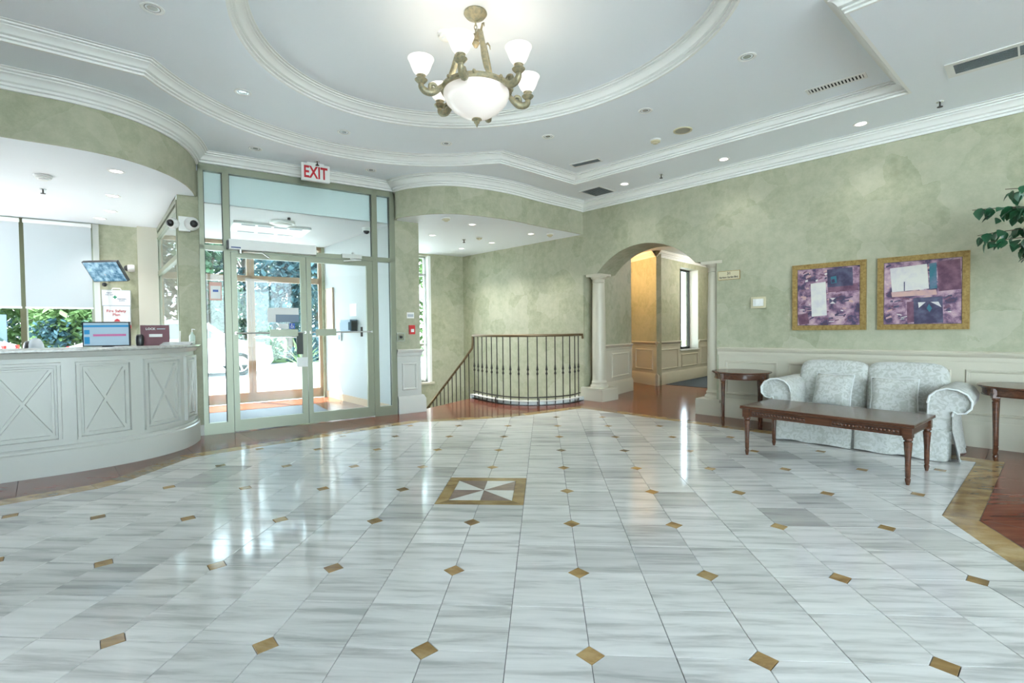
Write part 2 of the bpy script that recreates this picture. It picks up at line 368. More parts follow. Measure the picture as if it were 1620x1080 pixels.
M['terracotta'] = mat('pale_planter', (0.65, 0.64, 0.60), 0.6)
M['sanit'] = mat('blue_grey_dispenser', (0.10, 0.16, 0.24), 0.3)
M['chairgrey'] = mat('grey_chair_mesh', (0.45, 0.50, 0.54), 0.6)

# ------------------------------------------------------------------ plan curves
Z1, Z2, Z3, ZL, CRB = 3.25, 3.37, 3.49, 2.738, 3.105
FA = 2.6        # street facade, n
deskline = catmull([(-5.15,2.92),(-4.40,3.66),(-4.02,4.04),(-3.79,4.40),(-3.72,4.80),(-3.83,5.17),(-4.02,5.45)])
fascia = [(-6.2,1.7)] + catmull([(-4.95,2.95),(-4.24,3.64),(-3.90,3.94),(-3.70,4.26),(-3.655,4.65),(-3.72,4.99),(-3.83,5.26),dp(0.0,-0.02)])
bulk = catmull([dp(2.36,-0.02),(-2.0,6.77),(-1.68,6.63),(-1.34,6.59),(-1.01,6.69),(-0.52,7.03),(0.01,7.62),(0.40,8.02),(0.66,8.31)])
tc, tr = (-1.1, 4.14), 2.125
a_s, a_e = atan2(3.844-tc[1], -3.203-tc[0]) % (2*pi), atan2(6.22-tc[1], -0.527-tc[0])
T0 = [(-5.3,1.95),(-3.203,3.844)] + [(tc[0]+tr*cos(a), tc[1]+tr*sin(a)) for a in [a_s+(a_e-a_s)*k/28 for k in range(1,28)]] + \
     [(-0.527,6.22),(0.462,7.25),(3.30,4.70),(2.04,3.48),(3.3,2.3),(0.6,-0.5),(-2.8,-0.6)]
ec, ea, eb = (-0.479, 3.775), 1.8756, 1.5704
_ax, _ay = Vector((-0.8985, 0.4391)), Vector((-0.4391, -0.8985))
RING = [(ec[0]+ea*cos(t)*_ax.x+eb*sin(t)*_ay.x, ec[1]+ea*cos(t)*_ax.y+eb*sin(t)*_ay.y) for t in [2*pi*k/96 for k in range(96)]]
railc = catmull([(0.59,8.27),(0.42,7.98),(0.12,7.77),(-0.25,7.69),(-0.60,7.82),(-0.95,8.18),(-1.235,8.58)], 8)
MARB = [(-5.3,1.6),(-3.42,3.56),(-3.355,3.75),(-3.36,4.48),(-1.62,6.29),(-1.15,6.42),(-0.68,6.57),(-0.24,6.80),(0.545,7.40),(3.69,4.475),(2.455,3.215),(2.30,2.60),(2.1,1.7),(2.1,-0.9),(-5.3,-0.9)]
GOLD = offset(MARB, 0.165, True)     # MARB runs clockwise, so left is outside
RB = -3.2
farW = wp(9.4, 0)
STAIR_EDGE = dp(2.78, 0.12)
ROOM = [(-7.4,RB),(farW[0],RB),farW,wp(2.24,0),wp(3.2,-.5),(6.1,12.65),(4.5,13.2),(1.15,12.1),(0.9,9.3),wp(0.0,-0.3),wp(0.0,0.02)] + railc[1:] + \
       [STAIR_EDGE, dp(2.78,FA), dp(-4.6,FA), (-7.4,3.0)]

# ------------------------------------------------------------------ floor
floor = struct(flat('floor', [ROOM], [], -0.006, M['grout'], -0.15), 'polished pale marble lobby floor with golden insets and red-brown border')
pit = 0.305; X0, Y0 = 0.1567, 1.7840
ins = 0.0013; cut = 0.052; dp_ = 0.006
def slab_mesh(name, poly, mt, bev=0.0012):
    """slab with bevelled top edge, top at z=0"""
    n = len(poly); c = (sum(p[0] for p in poly)/n, sum(p[1] for p in poly)/n)
    a = sum(poly[i][0]*poly[(i+1)%n][1]-poly[(i+1)%n][0]*poly[i][1] for i in range(n))
    if a < 0: poly = poly[::-1]
    inn = offset(poly, bev, True)
    g = G(); g.add([(x,y,0) for x,y in inn]+[(x,y,-bev) for x,y in poly]+[(x,y,-dp_) for x,y in poly],
      [tuple(range(n))]+[(n+i,n+(i+1)%n,(i+1)%n,i) for i in range(n)]+[(2*n+i,2*n+(i+1)%n,n+(i+1)%n,n+i) for i in range(n)])
    me = g.mesh(name); me.materials.append(mt); return me
h = pit/2-ins; tile_me = {}
for (cx, cy) in ((1,1),(-1,1),(-1,-1),(1,-1)):
    P = []
    for (sx, sy) in ((1,1),(-1,1),(-1,-1),(1,-1)):
        if (sx, sy) == (cx, cy):
            q = [(sx*h, sy*(h-cut)), (sx*(h-cut), sy*h)]; P += q if sx*sy > 0 else q[::-1]
        else: P.append((sx*h, sy*h))
    tile_me[(cx,cy)] = slab_mesh('tile', P, M['marble'])
medc = (X0-2*pit, Y0+6*pit)
tiles = []; partial = G()
for i in range(-20, 14):
    for j in range(-10, 22):
        x, y = X0+(i+.5)*pit, Y0+(j+.5)*pit
        cs = [(x+sx*pit/2, y+sy*pit/2) for sx, sy in ((1,1),(-1,1),(-1,-1),(1,-1))]
        if abs(x-medc[0]) < pit and abs(y-medc[1]) < pit: continue
        ni = [inside(c, MARB) for c in cs]
        if not any(ni): continue
        corner = (1 if i % 2 else -1, 1 if j % 2 else -1)
        if all(ni):
            tiles.append((x, y, corner))
        else:
            sq = [(x-h,y-h),(x+h,y-h),(x+h,y+h),(x-h,y+h)]
            v, t = clip([sq, offset(MARB, -0.002, True)])
            dcn = (x+corner[0]*pit/2, y+corner[1]*pit/2)
            if t and inside(dcn, offset(MARB, -0.05, True)):
                dm = [(dcn[0]+cut,dcn[1]),(dcn[0],dcn[1]+cut),(dcn[0]-cut,dcn[1]),(dcn[0],dcn[1]-cut)]
                v, t = clip([sq, offset(MARB, -0.002, True)], [dm])
            if t:
                if y > 1.3:
                    g = G(); g.add([(a,b,0) for a,b in v], t); g.obj('border_tile', M['marble'], floor)
                else: partial.add([(a,b,0) for a,b in v], t)
def vis(x, y): return y > 1.25 and abs(x+0.065*y) < 1.08*y+0.2
tv = sorted([t for t in tiles if vis(t[0], t[1])], key=lambda t: hypot(t[0], t[1]))
near = set((t[0], t[1]) for t in tv[:300])
rest = G(); rest.v += partial.v; rest.f += partial.f
for x, y, c in tiles:
    if (x, y) in near: link('tile', tile_me[c], None, floor, T(x, y, 0))
    else: rest.add([(v.co.x+x, v.co.y+y, v.co.z) for v in tile_me[c].vertices], [tuple(p.vertices) for p in tile_me[c].polygons])
r_ = rest.obj('far_tiles', M['marble'], floor); r_['kind'] = 'stuff'
cut2 = cut-0.001
dme = slab_mesh('diamond_inset', [(cut2,0),(0,cut2),(-cut2,0),(0,-cut2)], M['gold'])
for i in range(-9, 7):
    for j in range(-4, 11):
        x, y = X0+i*2*pit, Y0+j*2*pit
        if (i, j) == (-1, 3) or not inside((x, y), offset(MARB, -0.05, True)) or y < 1.2: continue
        link('diamond_inset', dme, None, floor, T(x, y, 0))
# pinwheel medallion
mh, mi = pit-0.002, 0.222
for k in range(4):
    a = k*pi/2; R = Matrix.Rotation(a, 2)
    P = [R @ Vector(p) for p in ((-mh,-mh),(mh,-mh),(mi,-mi),(-mi,-mi))]
    link('medallion_border', slab_mesh('medallion_border', [(medc[0]+p.x, medc[1]+p.y) for p in P], M['gold']), None, floor)
wpts = [(mi,0),(mi,mi),(0,mi),(-mi,mi),(-mi,0),(-mi,-mi),(0,-mi),(mi,-mi)]
for k in range(8):
    a, b = wpts[k], wpts[(k+1)%8]
    tri = [(0,0), a, b]; cx_, cy_ = sum(p[0] for p in tri)/3, sum(p[1] for p in tri)/3
    tri = [(medc[0]+p[0]*.993+cx_*.007, medc[1]+p[1]*.993+cy_*.007) for p in tri]
    link('pinwheel_piece', slab_mesh('pinwheel_piece', tri, M['brown_tri'] if k in (0,2,4,6) else M['marble_white']), None, floor)
# golden band pieces
nM = len(MARB)
for i in range(nM-2):
    a, b = Vector(MARB[i]), Vector(MARB[i+1]); ga, gb = Vector(GOLD[i]), Vector(GOLD[i+1])
    L = (b-a).length; k = max(1, round(L/0.62))
    for q in range(k):
        e0, e1 = q/k+0.0015/L, (q+1)/k-0.0015/L
        pl = [a.lerp(b,e0), a.lerp(b,e1), ga.lerp(gb,e1), ga.lerp(gb,e0)]
        link('band_piece', slab_mesh('band_piece', [(p.x,p.y) for p in pl], M['gold']), None, floor)
# red-brown slabs laid square to the walls
DESKIN = offset(deskline, 0.35) ; S = 0.61; rest2 = G(); nb = 0
GO = offset(MARB, 0.168, True)
vrow = Vector((E_.x, E_.y)); vcol = Vector((B_.x, B_.y)); org = Vector(wp(0, 0))
for i in range(-9, 18):
    for j in range(-16, 8):
        c = org+vrow*S*(i+.5)+vcol*S*(j+.5)
        if c.y < -3.4: continue
        hh = S/2-0.0015
        sq = [c-vrow*hh-vcol*hh, c+vrow*hh-vcol*hh, c+vrow*hh+vcol*hh, c-vrow*hh+vcol*hh]; sq = [(p.x,p.y) for p in sq]
        if all(inside(p, MARB) for p in sq) : continue
        if not any(inside(p, ROOM) for p in sq+[(c.x,c.y)]): continue
        v, t = clip([sq, ROOM], [GO])
        if not t: continue
        g = G(); g.add([(a,b,0) for a,b in v], t)
        if c.y > 2.0 and abs(c.x+0.065*c.y) < 1.1*c.y+.4: g.obj('red_slab', M['redstone'], floor)
        else: rest2.add([(a,b,0) for a,b in v], t)
r_ = rest2.obj('far_slabs', M['redstone'], floor); r_['kind'] = 'stuff'

# ------------------------------------------------------------------ ceilings
BIG = [(-9,RB-.1),(farW[0]+.3,RB-.1),(farW[0]+.3,farW[1]),wp(-4.2,-0.3),dp(4.9,FA+.2),dp(-5.5,FA+.2)]
ceil = struct(flat('ceiling', [BIG], [T0], Z1, M['white']), 'white lobby ceiling with stepped tray and oval recess')
flat('tray_ceiling', [T0], [RING], Z2, M['white'], 0, ceil)
flat('oval_ceiling', [offset(RING, -0.1, True)], [], Z3, M['white'], 0, ceil)
flat('roof_slab', [BIG], [], Z3+0.12, M['white'], 0.1, ceil)
def crownprof(zb, hgt, dep, sgn=1):
    p = [(0,0),(.16,0),(.16,.11),(.09,.13),(.09,.17),(.27,.20),(.27,.29),(.20,.31),(.20,.35),(.40,.40),(.46,.50),(.56,.62),(.70,.70),(.76,.71),(.76,.76),(.68,.78),(.68,.82),(.88,.84),(.88,.92),(.81,.93),(.81,.96),(1.0,.97),(1.0,1.0)]
    return [(sgn*a*dep, zb+b*hgt) for a, b in p]
g = G(); g.mould(T0, crownprof(Z1, Z2-Z1, 0.125, -1), True)   # T0 runs clockwise: inside is right
g.obj('tray_moulding', M['crown'], ceil, smooth=25)
g = G(); g.mould(RING, crownprof(Z2, Z3-Z2, 0.125, 1), True)
g.obj('oval_moulding', M['crown'], ceil, smooth=25)
for nm, path in (('desk', fascia), ('stair', bulk)):
    g = G(); g.mould(path, crownprof(CRB, Z1-CRB, 0.13, -1)); struct(g.obj('trim_crown_'+nm, M['crown'], smooth=25), 'white crown moulding over the curved %s bulkhead' % nm)
g = G(); g.mould([dp(-0.02,0),dp(2.38,0)], crownprof(CRB, Z1-CRB, 0.13, -1)); struct(g.obj('trim_crown_door', M['crown'], smooth=25), 'white crown moulding above the entrance doors')
g = G(); g.mould([wp(0,0),farW], crownprof(CRB, Z1-CRB, 0.13, -1)); struct(g.obj('trim_crown_right', M['crown'], smooth=25), 'white crown moulding along the picture wall')
# bulkheads
g = G(); g.mould(fascia, [(0,Z1),(0,ZL),(0.02,ZL),(0.02,Z1)]); struct(g.obj('wall_desk_bulkhead', M['paper_grn'], smooth=30), 'curved wallpapered bulkhead above the reception desk')
g = G(); g.mould(bulk, [(0,Z1),(0,ZL),(0.02,ZL),(0.02,Z1)]); struct(g.obj('wall_stair_bulkhead', M['paper_grn'], smooth=30), 'curved wallpapered bulkhead above the stair railing')
struct(flat('ceiling_desk', [offset(fascia, 0.015)+[dp(-0.2,0.05),dp(-0.44,FA),dp(-5.4,FA),(-8.8,3.5)]], [], ZL+.002, M['white']), 'low white ceiling over the reception desk')
struct(flat('ceiling_stair', [offset(bulk, 0.015)+[wp(-4.2,-0.02),dp(4.7,FA),dp(2.4,FA)]], [], ZL+.002, M['white']), 'low white ceiling over the stairwell')
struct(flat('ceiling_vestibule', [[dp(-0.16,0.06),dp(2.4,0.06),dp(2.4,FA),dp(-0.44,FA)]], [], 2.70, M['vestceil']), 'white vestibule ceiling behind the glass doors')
g = G().box(-0.2,0.05,2.70,2.4,0.09,Z1); struct(g.obj('wall_vestibule_header', M['white'], M=FD), 'white header panel behind the glass transom')

# ------------------------------------------------------------------ picture wall with the arch
SPR, ARC0, ARC1, RISE = 2.07, 0.28, 1.945, 0.375
acx, aw = (ARC0+ARC1)/2, (ARC1-ARC0)/2; AR = (aw*aw+RISE*RISE)/(2*RISE)
arc = []
for k in range(25):
    a = -math.asin(aw/AR)+2*math.asin(aw/AR)*k/24; arc.append((acx+AR*sin(a), SPR+RISE-AR+AR*cos(a)))
WT = 0.5
poly = [(0.0,Z3),(0.0,SPR)]+arc+[(2.24,SPR),(2.24,-0.1),(9.4,-0.1),(9.4,Z3)]
g = G(); n = len(poly)
v, t = clip([poly])
g.add([(x,0,z) for x,z in v], t); g.add([(x,WT,z) for x,z in v], t)
for i in range(n):
    (x0,z0),(x1,z1) = poly[i], poly[(i+1)%n]; g.add([(x0,0,z0),(x1,0,z1),(x1,WT,z1),(x0,WT,z0)], [(0,1,2,3)])
wall_r = struct(g.obj('wall_right', M['paper'], M=FW), 'mottled sage wallpaper wall with an arched opening')
# stair side of the same wall, running down into the stairwell
g = G().box(-4.4,0,-2.2,0.0,WT,Z3); g.box(-.001,.01,-.01,.01,WT,SPR); struct(g.obj('wall_stair', M['paper'], M=FW), 'pale wallpapered stairwell wall behind the railing')
# wainscot: chair rail, panels, baseboard on the picture wall
railp = [(0,.815),(.010,.82),(.014,.845),(.012,.86),(.022,.872),(.034,.885),(.040,.905),(.030,.915),(0,.918)]
basep = [(0,.245),(.012,.245),(.020,.225),(.035,.20),(.035,0),(0,0)]
def neg(p): return [(-a, b) for a, b in p]
g = G(); g.mould([wp(2.26,0),farW], neg(railp)); struct(g.obj('trim_chair_rail', M['trim'], smooth=40), 'cream chair rail along the picture wall')
g = G(); g.mould([wp(2.30,-.0),farW], neg(basep)); struct(g.obj('baseboard_right', M['trim'], smooth=40), 'tall cream baseboard along the picture wall')
g = G().box(2.27,-0.004,0,9.4,-0.0005,.82); wains = struct(g.obj('wall_right_wainscot', M['trim'], M=FW), 'cream panelled wainscot under the chair rail')
def panel(parent, s0, s1, z0, z1, y=-0.004, mt='trim', w=.03, dpt=.014, name='panel_moulding', M4=None):
    """rectangular applied moulding standing proud of a wall face"""
    g = G(); pr = [(0,0),(.15,.6),(.4,1.0),(.6,.7),(.75,.8),(1.0,0)]
    inr = [(s0,z0),(s1,z0),(s1,z1),(s0,z1)]; V = []; m = len(pr)
    for (sx, sz), (dx, dz) in zip(inr, ((1,1),(-1,1),(-1,-1),(1,-1))):
        V += [(sx+dx*a*w, y-b*dpt, sz+dz*a*w) for a, b in pr]
    F = []
    for i in range(4):
        j = (i+1) % 4; F += [(i*m+k, j*m+k, j*m+k+1, i*m+k+1) for k in range(m-1)]
    g.add(V, F); return g.obj(name, M[mt], parent, M4)
for s0, s1 in ((2.36,3.0),(3.12,3.80),(3.92,4.60),(4.70,5.55),(5.68,6.4),(6.5,7.3)):
    panel(wains, s0, s1, 0.30, 0.745)
# arch columns on plinth blocks
def column(s, d, lab, blk, hand):
    t = thing('arch_column', lab, 'column', atW(s, d), 'columns of the arch')
    g = G(); g.box(blk[0]-s, -blk[3]+d, 0, blk[1]-s, -blk[2]+d, .185); g.box(blk[0]-s+.012, -blk[3]+d+.012, .185, blk[1]-s-.012, -blk[2]+d-.012, .215)
    g.obj('plinth', M['trim'], t)
    r = .112
    G().lathe([(0,.21),(r*1.30,.215),(r*1.34,.235),(r*1.26,.255),(r*1.12,.262),(r*1.10,.285),(r*1.16,.30),(r*1.04,.315),(r,.34)], 28).obj('base', M['trim'], t, smooth=35)
    G().lathe([(r,.335),(r*1.0,.9),(r*.95,1.5),(r*.86,1.93)], 28).obj('shaft', M['trim'], t, smooth=35)
    c = G().lathe([(r*.86,1.925),(r*.95,1.935),(r*.88,1.95),(r*.88,1.985),(r*1.05,2.0),(r*1.18,2.025),(r*1.18,2.03)], 28); c.box(-r*1.3,-r*1.3,2.03,r*1.3,r*1.3,2.068)
    c.obj('capital', M['trim'], t, smooth=35)
    return t
column(0.205, -0.14, 'cream round column on the railing side of the arch', (-0.03, 0.40, 0.05, -0.40), 1)
column(2.17, -0.14, 'cream round column of the arch nearer the sofa', (1.97, 2.32, 0.06, -0.40), -1)
# jamb behind each column and passage walls
def wall_seg(name, a, b, z0, z1, mt, lab, th=.12, kind=True):
    g = G(); g.mould([a, b], [(0,z0),(0,z1),(th,z1),(th,z0),(0,z0)]); o = g.obj(name, M[mt]);
    return struct(o, lab)
def wains_seg(name, a, b, lab, panels, zr=.90, side=1):
    """cream wainscot (skin, rail, base and panels) on the right side of travel a->b"""
    a_, b_ = Vector((*a, 0)), Vector((*b, 0)); x = (b_-a_).normalized(); y = Vector((-x.y, x.x, 0)); L = (b_-a_).length
    F = frame(a_, x, y)
    o = struct(G().box(0,-.004,0,L,0,zr).obj(name, M['trim'], M=F), lab)
    k = zr-.918
    g = G(); g.mould([(0,0),(L,0)], [(-p[0],p[1]+k) for p in railp]); 
    g.obj('chair_rail', M['trim'], o, smooth=40)
    g = G(); g.mould([(0,0),(L,0)], neg(basep)); g.obj('skirting', M['trim'], o, smooth=40)
    for s0, s1 in panels: panel(o, s0, s1, .31, .74)
    return o
# passage side walls (left one visible), then the corridor's far walls
PA, PB = (0.94, 8.43), (1.66, 9.56)
wall_seg('wall_passage_left', PA, PB, 0, 2.75, 'paper', 'dim wallpapered passage wall behind the arch column')
o = wains_seg('wall_passage_wainscot', PA, PB, 'cream panelled wainscot in the passage behind the arch', [(.45,1.22)])
K1, K2 = (1.68, 11.76), (2.289, 10.276); ka = radians(51.1)
K3 = (K2[0]+3.6*cos(ka), K2[1]+3.6*sin(ka)); K4, K5 = (6.1, 12.6), wp(3.2,-.5)
wall_seg('wall_corridor_pier', K1, K2, 0, 2.75, 'paper', 'warm lit wallpapered pier at the end of the passage')
wains_seg('wall_corridor_pier_wainscot', K1, K2, 'warm lit panelled wainscot of the passage pier', [(.10,.72),(.84,1.48)])
wall_seg('wall_corridor_end', (0.95,9.3), (1.2,12.0), 0, 2.75, 'paper', 'passage wall hidden left of the pier')
wall_seg('wall_corridor_back', (1.2,12.0), K1, 0, 2.75, 'paper', 'passage wall hidden behind the pier')
wall_seg('wall_corridor_far', K3, K4, 0, 2.75, 'paper', 'far end wall of the corridor')
wall_seg('wall_corridor_return', K4, K5, 0, 2.75, 'paper', 'corridor wall behind the picture wall')
FK = frame(Vector((*K2,0)), Vector((cos(ka), sin(ka), 0)), Vector((-sin(ka), cos(ka), 0))); KL = 3.6
g = G(); ks0, ks1, kz0, kz1 = 1.12, 2.12, .70, 2.52
g.prism([(0,0),(ks0,0),(ks0,.3),(.2,.3)],0,2.75); g.box(ks1,0,0,KL,.3,2.75); g.box(ks0,0,0,ks1,.3,kz0); g.box(ks0,0,kz1,ks1,.3,2.75)
struct(g.obj('wall_corridor', M['paper'], M=FK), 'wallpapered corridor wall with a tall window')
o = struct(G().box(0,-.004,0,ks0,0,.9).box(ks1,-.004,0,KL,0,.9).box(ks0,-.004,0,ks1,0,kz0-.02).obj('wall_corridor_wainscot', M['trim'], M=FK), 'panelled wainscot along the corridor wall')
for (a, b) in ((0,ks0),(ks1,KL)):
    g = G(); g.mould([(a,0),(b,0)], [(-p[0],p[1]-.02) for p in railp]); g.obj('chair_rail', M['trim'], o, smooth=40)
g = G(); g.mould([(0,0),(KL,0)], neg(basep)); g.obj('skirting', M['trim'], o, smooth=40)
for s0, s1, z1 in ((.10,1.0,.74),(1.18,2.06,.60),(2.24,3.0,.74)): panel(o, s0, s1, .31, z1)
w_ = struct(G().box(ks0,.2,kz0,ks0+.04,.26,kz1).box(ks1-.04,.2,kz0,ks1,.26,kz1).box(ks0,.2,kz0,ks1,.26,kz0+.04).box(ks0,.2,kz1-.04,ks1,.26,kz1).box(1.60,.2,kz0,1.65,.26,kz1).obj('window_1', M['alu_dark'], M=FK), 'dark framed corridor window seen through the arch')
G().box(ks0,.22,kz0,ks1,.226,kz1).obj('pane', M['glass'], w_); G().box(ks0-.02,-.03,kz0-.03,ks1+.02,.25,kz0).obj('sill', M['crown'], w_)
G().box(ks1-.006,.0,kz0,ks1+.001,.2,kz1).obj('reveal', M['crown'], w_)
struct(flat('ceiling_corridor', [[wp(-0.2,-.45),wp(3.4,-.45),(6.3,12.9),(4.5,13.5),(0.9,12.2)]], [], 2.75, M['white']), 'corridor ceiling beyond the arch')
for a, b in ((K2, K1), (K3, K2)):
    g = G(); g.mould([a, b], crownprof(2.63, .12, .11, 1)); struct(g.obj('trim_crown_corridor', M['crown'], smooth=25), 'crown moulding along the corridor beyond the arch')
struct(flat('floor_corridor_carpet', [[(2.50,10.52),(3.9,9.1),K4,K3]], [], 0.004, M['carpet']), 'dark blue grey corridor carpet beyond the arch')

# ------------------------------------------------------------------ street facade, partitions, rear of the lobby
g = G(); y0, y1 = FA, FA+.22; WINS = [(-4.4,-1.92,.80,ZL,),(-1.86,-1.17,.80,ZL)]
g.box(-5.5,y0,0,-4.4,y1,Z3); g.box(-4.4,y0,0,-1.17,y1,.80); g.box(-4.4,y0,ZL-.04,-1.17,y1,Z3); g.box(-1.17,y0,0,-0.42,y1,Z3)
struct(g.obj('wall_facade_desk', M['paper'], M=FD @ T(0,-.2,0)), 'sage wallpapered wall beside the reception windows')
g = G().box(-.66,-.12,0,-.42,.05,ZL); struct(g.obj('wall_facade_pier', M['trim'], M=atD(0,FA-.2)), 'tan pier in the corner behind the reception desk')
g = G().box(-.42,y0,2.70,2.30,y1,Z3).box(1.985,y0,-2.2,2.9,y1,Z3).box(4.12,y0,-2.2,5.2,y1,Z3).box(2.9,y0,-2.2,4.12,y1,.13).box(2.9,y0,2.70,4.12,y1,Z3)
struct(g.obj('wall_facade', M['paper'], M=FD), 'pale facade wall beside the stair window')
w_ = G()
for a in (2.9,3.45,4.02): w_.box(a,y0+.12,.13,a+.045,y0+.17,2.70)
for z in (.13,.86,2.30,2.66): w_.box(2.9,y0+.12,z,4.065,y0+.17,z+.05)
w_ = struct(w_.obj('window_2', M['steel'], M=FD), 'tall stairwell window beside the entrance pilaster')
G().box(2.91,y0+.14,.14,4.06,y0+.146,2.68).obj('pane', M['glass'], w_); G().box(2.88,y0-.03,.09,4.16,y0+.2,.13).obj('sill', M['trim'], w_)
G().box(4.065,y0-.0,.13,4.12,y0+.2,2.70).obj('window_reveal', M['crown'], w_)
struct(flat('floor_stair_landing', [[dp(2.5,FA),dp(5,FA),wp(.4,0),railc[3],STAIR_EDGE]], [], -2.0, M['redstone']), 'lower landing of the stairs')
g = G(); g.mould([STAIR_EDGE, railc[-1]], [(0,-0.15),(0,-2.0)]); g.mould(railc, [(0.0,-2.0),(0.0,-0.006)])
struct(g.obj('wall_stairwell_edge', M['crown']), 'white edge of the stairwell opening')
# partition between vestibule and stairs, with its pilaster face
g = G().box(2.36,.0,-2.2,2.72,FA,Z3); struct(g.obj('wall_partition', M['paper'], M=FD), 'wallpapered pilaster between the doors and the stairs')
pw = struct(G().box(2.365,-.008,0,2.725,.2,.90).obj('wall_pilaster_wainscot', M['desk'], M=FD), 'pale panelled lower part of the entrance pilaster')
g = G(); g.mould([(2.36,-.008),(2.73,-.008),(2.73,.3)], [(-a,b) for a,b in railp]); g.obj('chair_rail', M['desk'], pw, smooth=40)
g = G(); g.mould([(2.36,-.02),(2.745,-.02),(2.745,.3)], [(-a,b) for a,b in basep]+[(0.02,0),(0.02,.245)]); g.obj('skirting', M['desk'], pw, smooth=40)
panel(pw, 2.43, 2.66, .33, .72, -.008, 'desk')
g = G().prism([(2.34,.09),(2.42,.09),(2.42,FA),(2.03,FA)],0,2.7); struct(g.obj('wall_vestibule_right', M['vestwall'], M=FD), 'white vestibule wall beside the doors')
vo, ve = Vector((*dp(2.03,FA),0)), Vector((*dp(2.34,.09),0)); FV = frame(vo, (ve-vo).normalized(), Vector((-(ve-vo).normalized().y, (ve-vo).normalized().x, 0)))
g = G().box(.02,-.015,0,2.4,0,.11); struct(g.obj('baseboard_vestibule', M['tanframe'], M=FV), 'tan baseboard of the vestibule wall')
# pier between the desk and the doors
g = G().box(-.19,.0,0,.015,.16,ZL+.3); struct(g.obj('wall_door_pier', M['paper'], M=FD), 'sage wallpapered pier between the desk and the doors')
g = G().box(-.20,-.02,0,.02,.0,.12); struct(g.obj('baseboard_pier', M['desk'], M=FD), 'pale baseboard at the foot of the door pier')
# side glazing between vestibule and reception
sa, sb = Vector((*dp(-.17,.12),0)), Vector((*dp(-.42,FA-.1),0)); sx_ = (sb-sa).normalized(); FS = frame(sa, sx_, Vector((-sx_.y, sx_.x, 0))); SL = (sb-sa).length
g = G()
for a in (0,SL-.07): g.box(a,-.03,0,a+.06,.03,ZL)
for z in (0,2.04,ZL-.16,ZL-.06): g.box(0,-.028,z,SL,.028,z+.06)
w_ = struct(g.obj('window_3', M['alu'], M=FS), 'narrow glazed screen between the reception and the vestibule')
G().box(.03,-.004,.03,SL-.03,.004,ZL-.03).obj('pane', M['glass'], w_)
# reception windows with roller blinds
for k, (a, b) in enumerate(((-4.4,-1.90),(-1.90,-1.17))):
    g = G().box(a,.0,.80,a+.03,.09,ZL-.04).box(b-.03,.0,.80,b,.09,ZL-.04).box(a,.0,.80,b,.09,.84).box(a,.0,2.42,b,.09,2.48).box(a,.0,ZL-.1,b,.09,ZL-.04)
    w_ = struct(g.obj('window_%d' % (4+k), M['alu'], M=atD(0,FA-.2)), ('wide' if k == 0 else 'right hand')+' reception window under a half lowered blind')
    G().box(a,.05,.82,b,.056,ZL-.06).obj('pane', M['glass'], w_)
    bl = thing('roller_blind', ('white roller blind on the leftmost reception window' if k == 0 else 'white roller blind on the reception window beside the monitor'), 'blind', atD(0,FA-.25), 'roller blinds')
    G().box(a+.035,.0,1.56,b-.01,.002,ZL-.05).obj('cloth', M['blind'], bl)
    G().box(a+.03,-.008,1.535,b-.005,.010,1.56).obj('hem_bar', M['plastic_w'], bl)
    G().lathe([(0.0001,a+.03),(.028,a+.03),(.028,b-.005),(.0001,b-.005)],14,Matrix(((0,0,1,0),(1,0,0,0),(0,1,0,ZL-.04),(0,0,0,1)))).obj('roller', M['plastic_w'], bl, smooth=40)
M['olive'] = mat('dark_olive_mullion', (0.13, 0.13, 0.07), 0.4, metal=.3)
mp_ = struct(G().box(-1.93,.0,.8,-1.87,.10,ZL).obj('trim_1', M['olive'], M=atD(0,FA-.21)), 'dark window mullion behind the reception desk')
tp_ = struct(G().box(-1.165,-.02,.8,-1.10,.0,ZL).obj('trim_2', M['desk'], M=atD(0,FA-.2)), 'pale window casing beside the first aid box')
# rear of the lobby, behind the camera: window wall and returns
g = G(); xL, xR = -7.4, farW[0]
bays = 6; bw = (xR-xL)/bays
g.box(xL,RB-.2,0,xL+3*bw,RB,Z3)
g.box(xL+3*bw,RB-.2,0,xR,RB,.15); g.box(xL+3*bw,RB-.2,3.1,xR,RB,Z3)
for k in range(3,bays+1): g.box(xL+k*bw-.06,RB-.2,0,xL+k*bw+.06,RB,Z3)
struct(g.obj('wall_back', M['paper']), 'rear lobby wall with tall windows')
for k in range(3,bays):
    g = G(); a, b = xL+k*bw+.06, xL+(k+1)*bw-.06
    for x in (a,(a+b)/2-.02,b-.04): g.box(x,RB-.14,.15,x+.04,RB-.08,3.1)
    g.box(a,RB-.14,.15,b,RB-.08,.19); g.box(a,RB-.14,3.06,b,RB-.08,3.1)
    w_ = struct(g.obj('window_%d' % (6+k), M['alu']), 'rear lobby window'); G().box(a,RB-.112,.16,b,RB-.106,3.09).obj('pane', M['glass'], w_)
struct(G().box(xR,RB,0,xR+.2,farW[1]+.1,Z3).obj('wall_right_return', M['paper']), 'lobby return wall beyond the plant')
struct(G().box(xL-.2,RB,0,xL,3.3,Z3).obj('wall_left', M['paper']), 'lobby wall left of the reception desk')

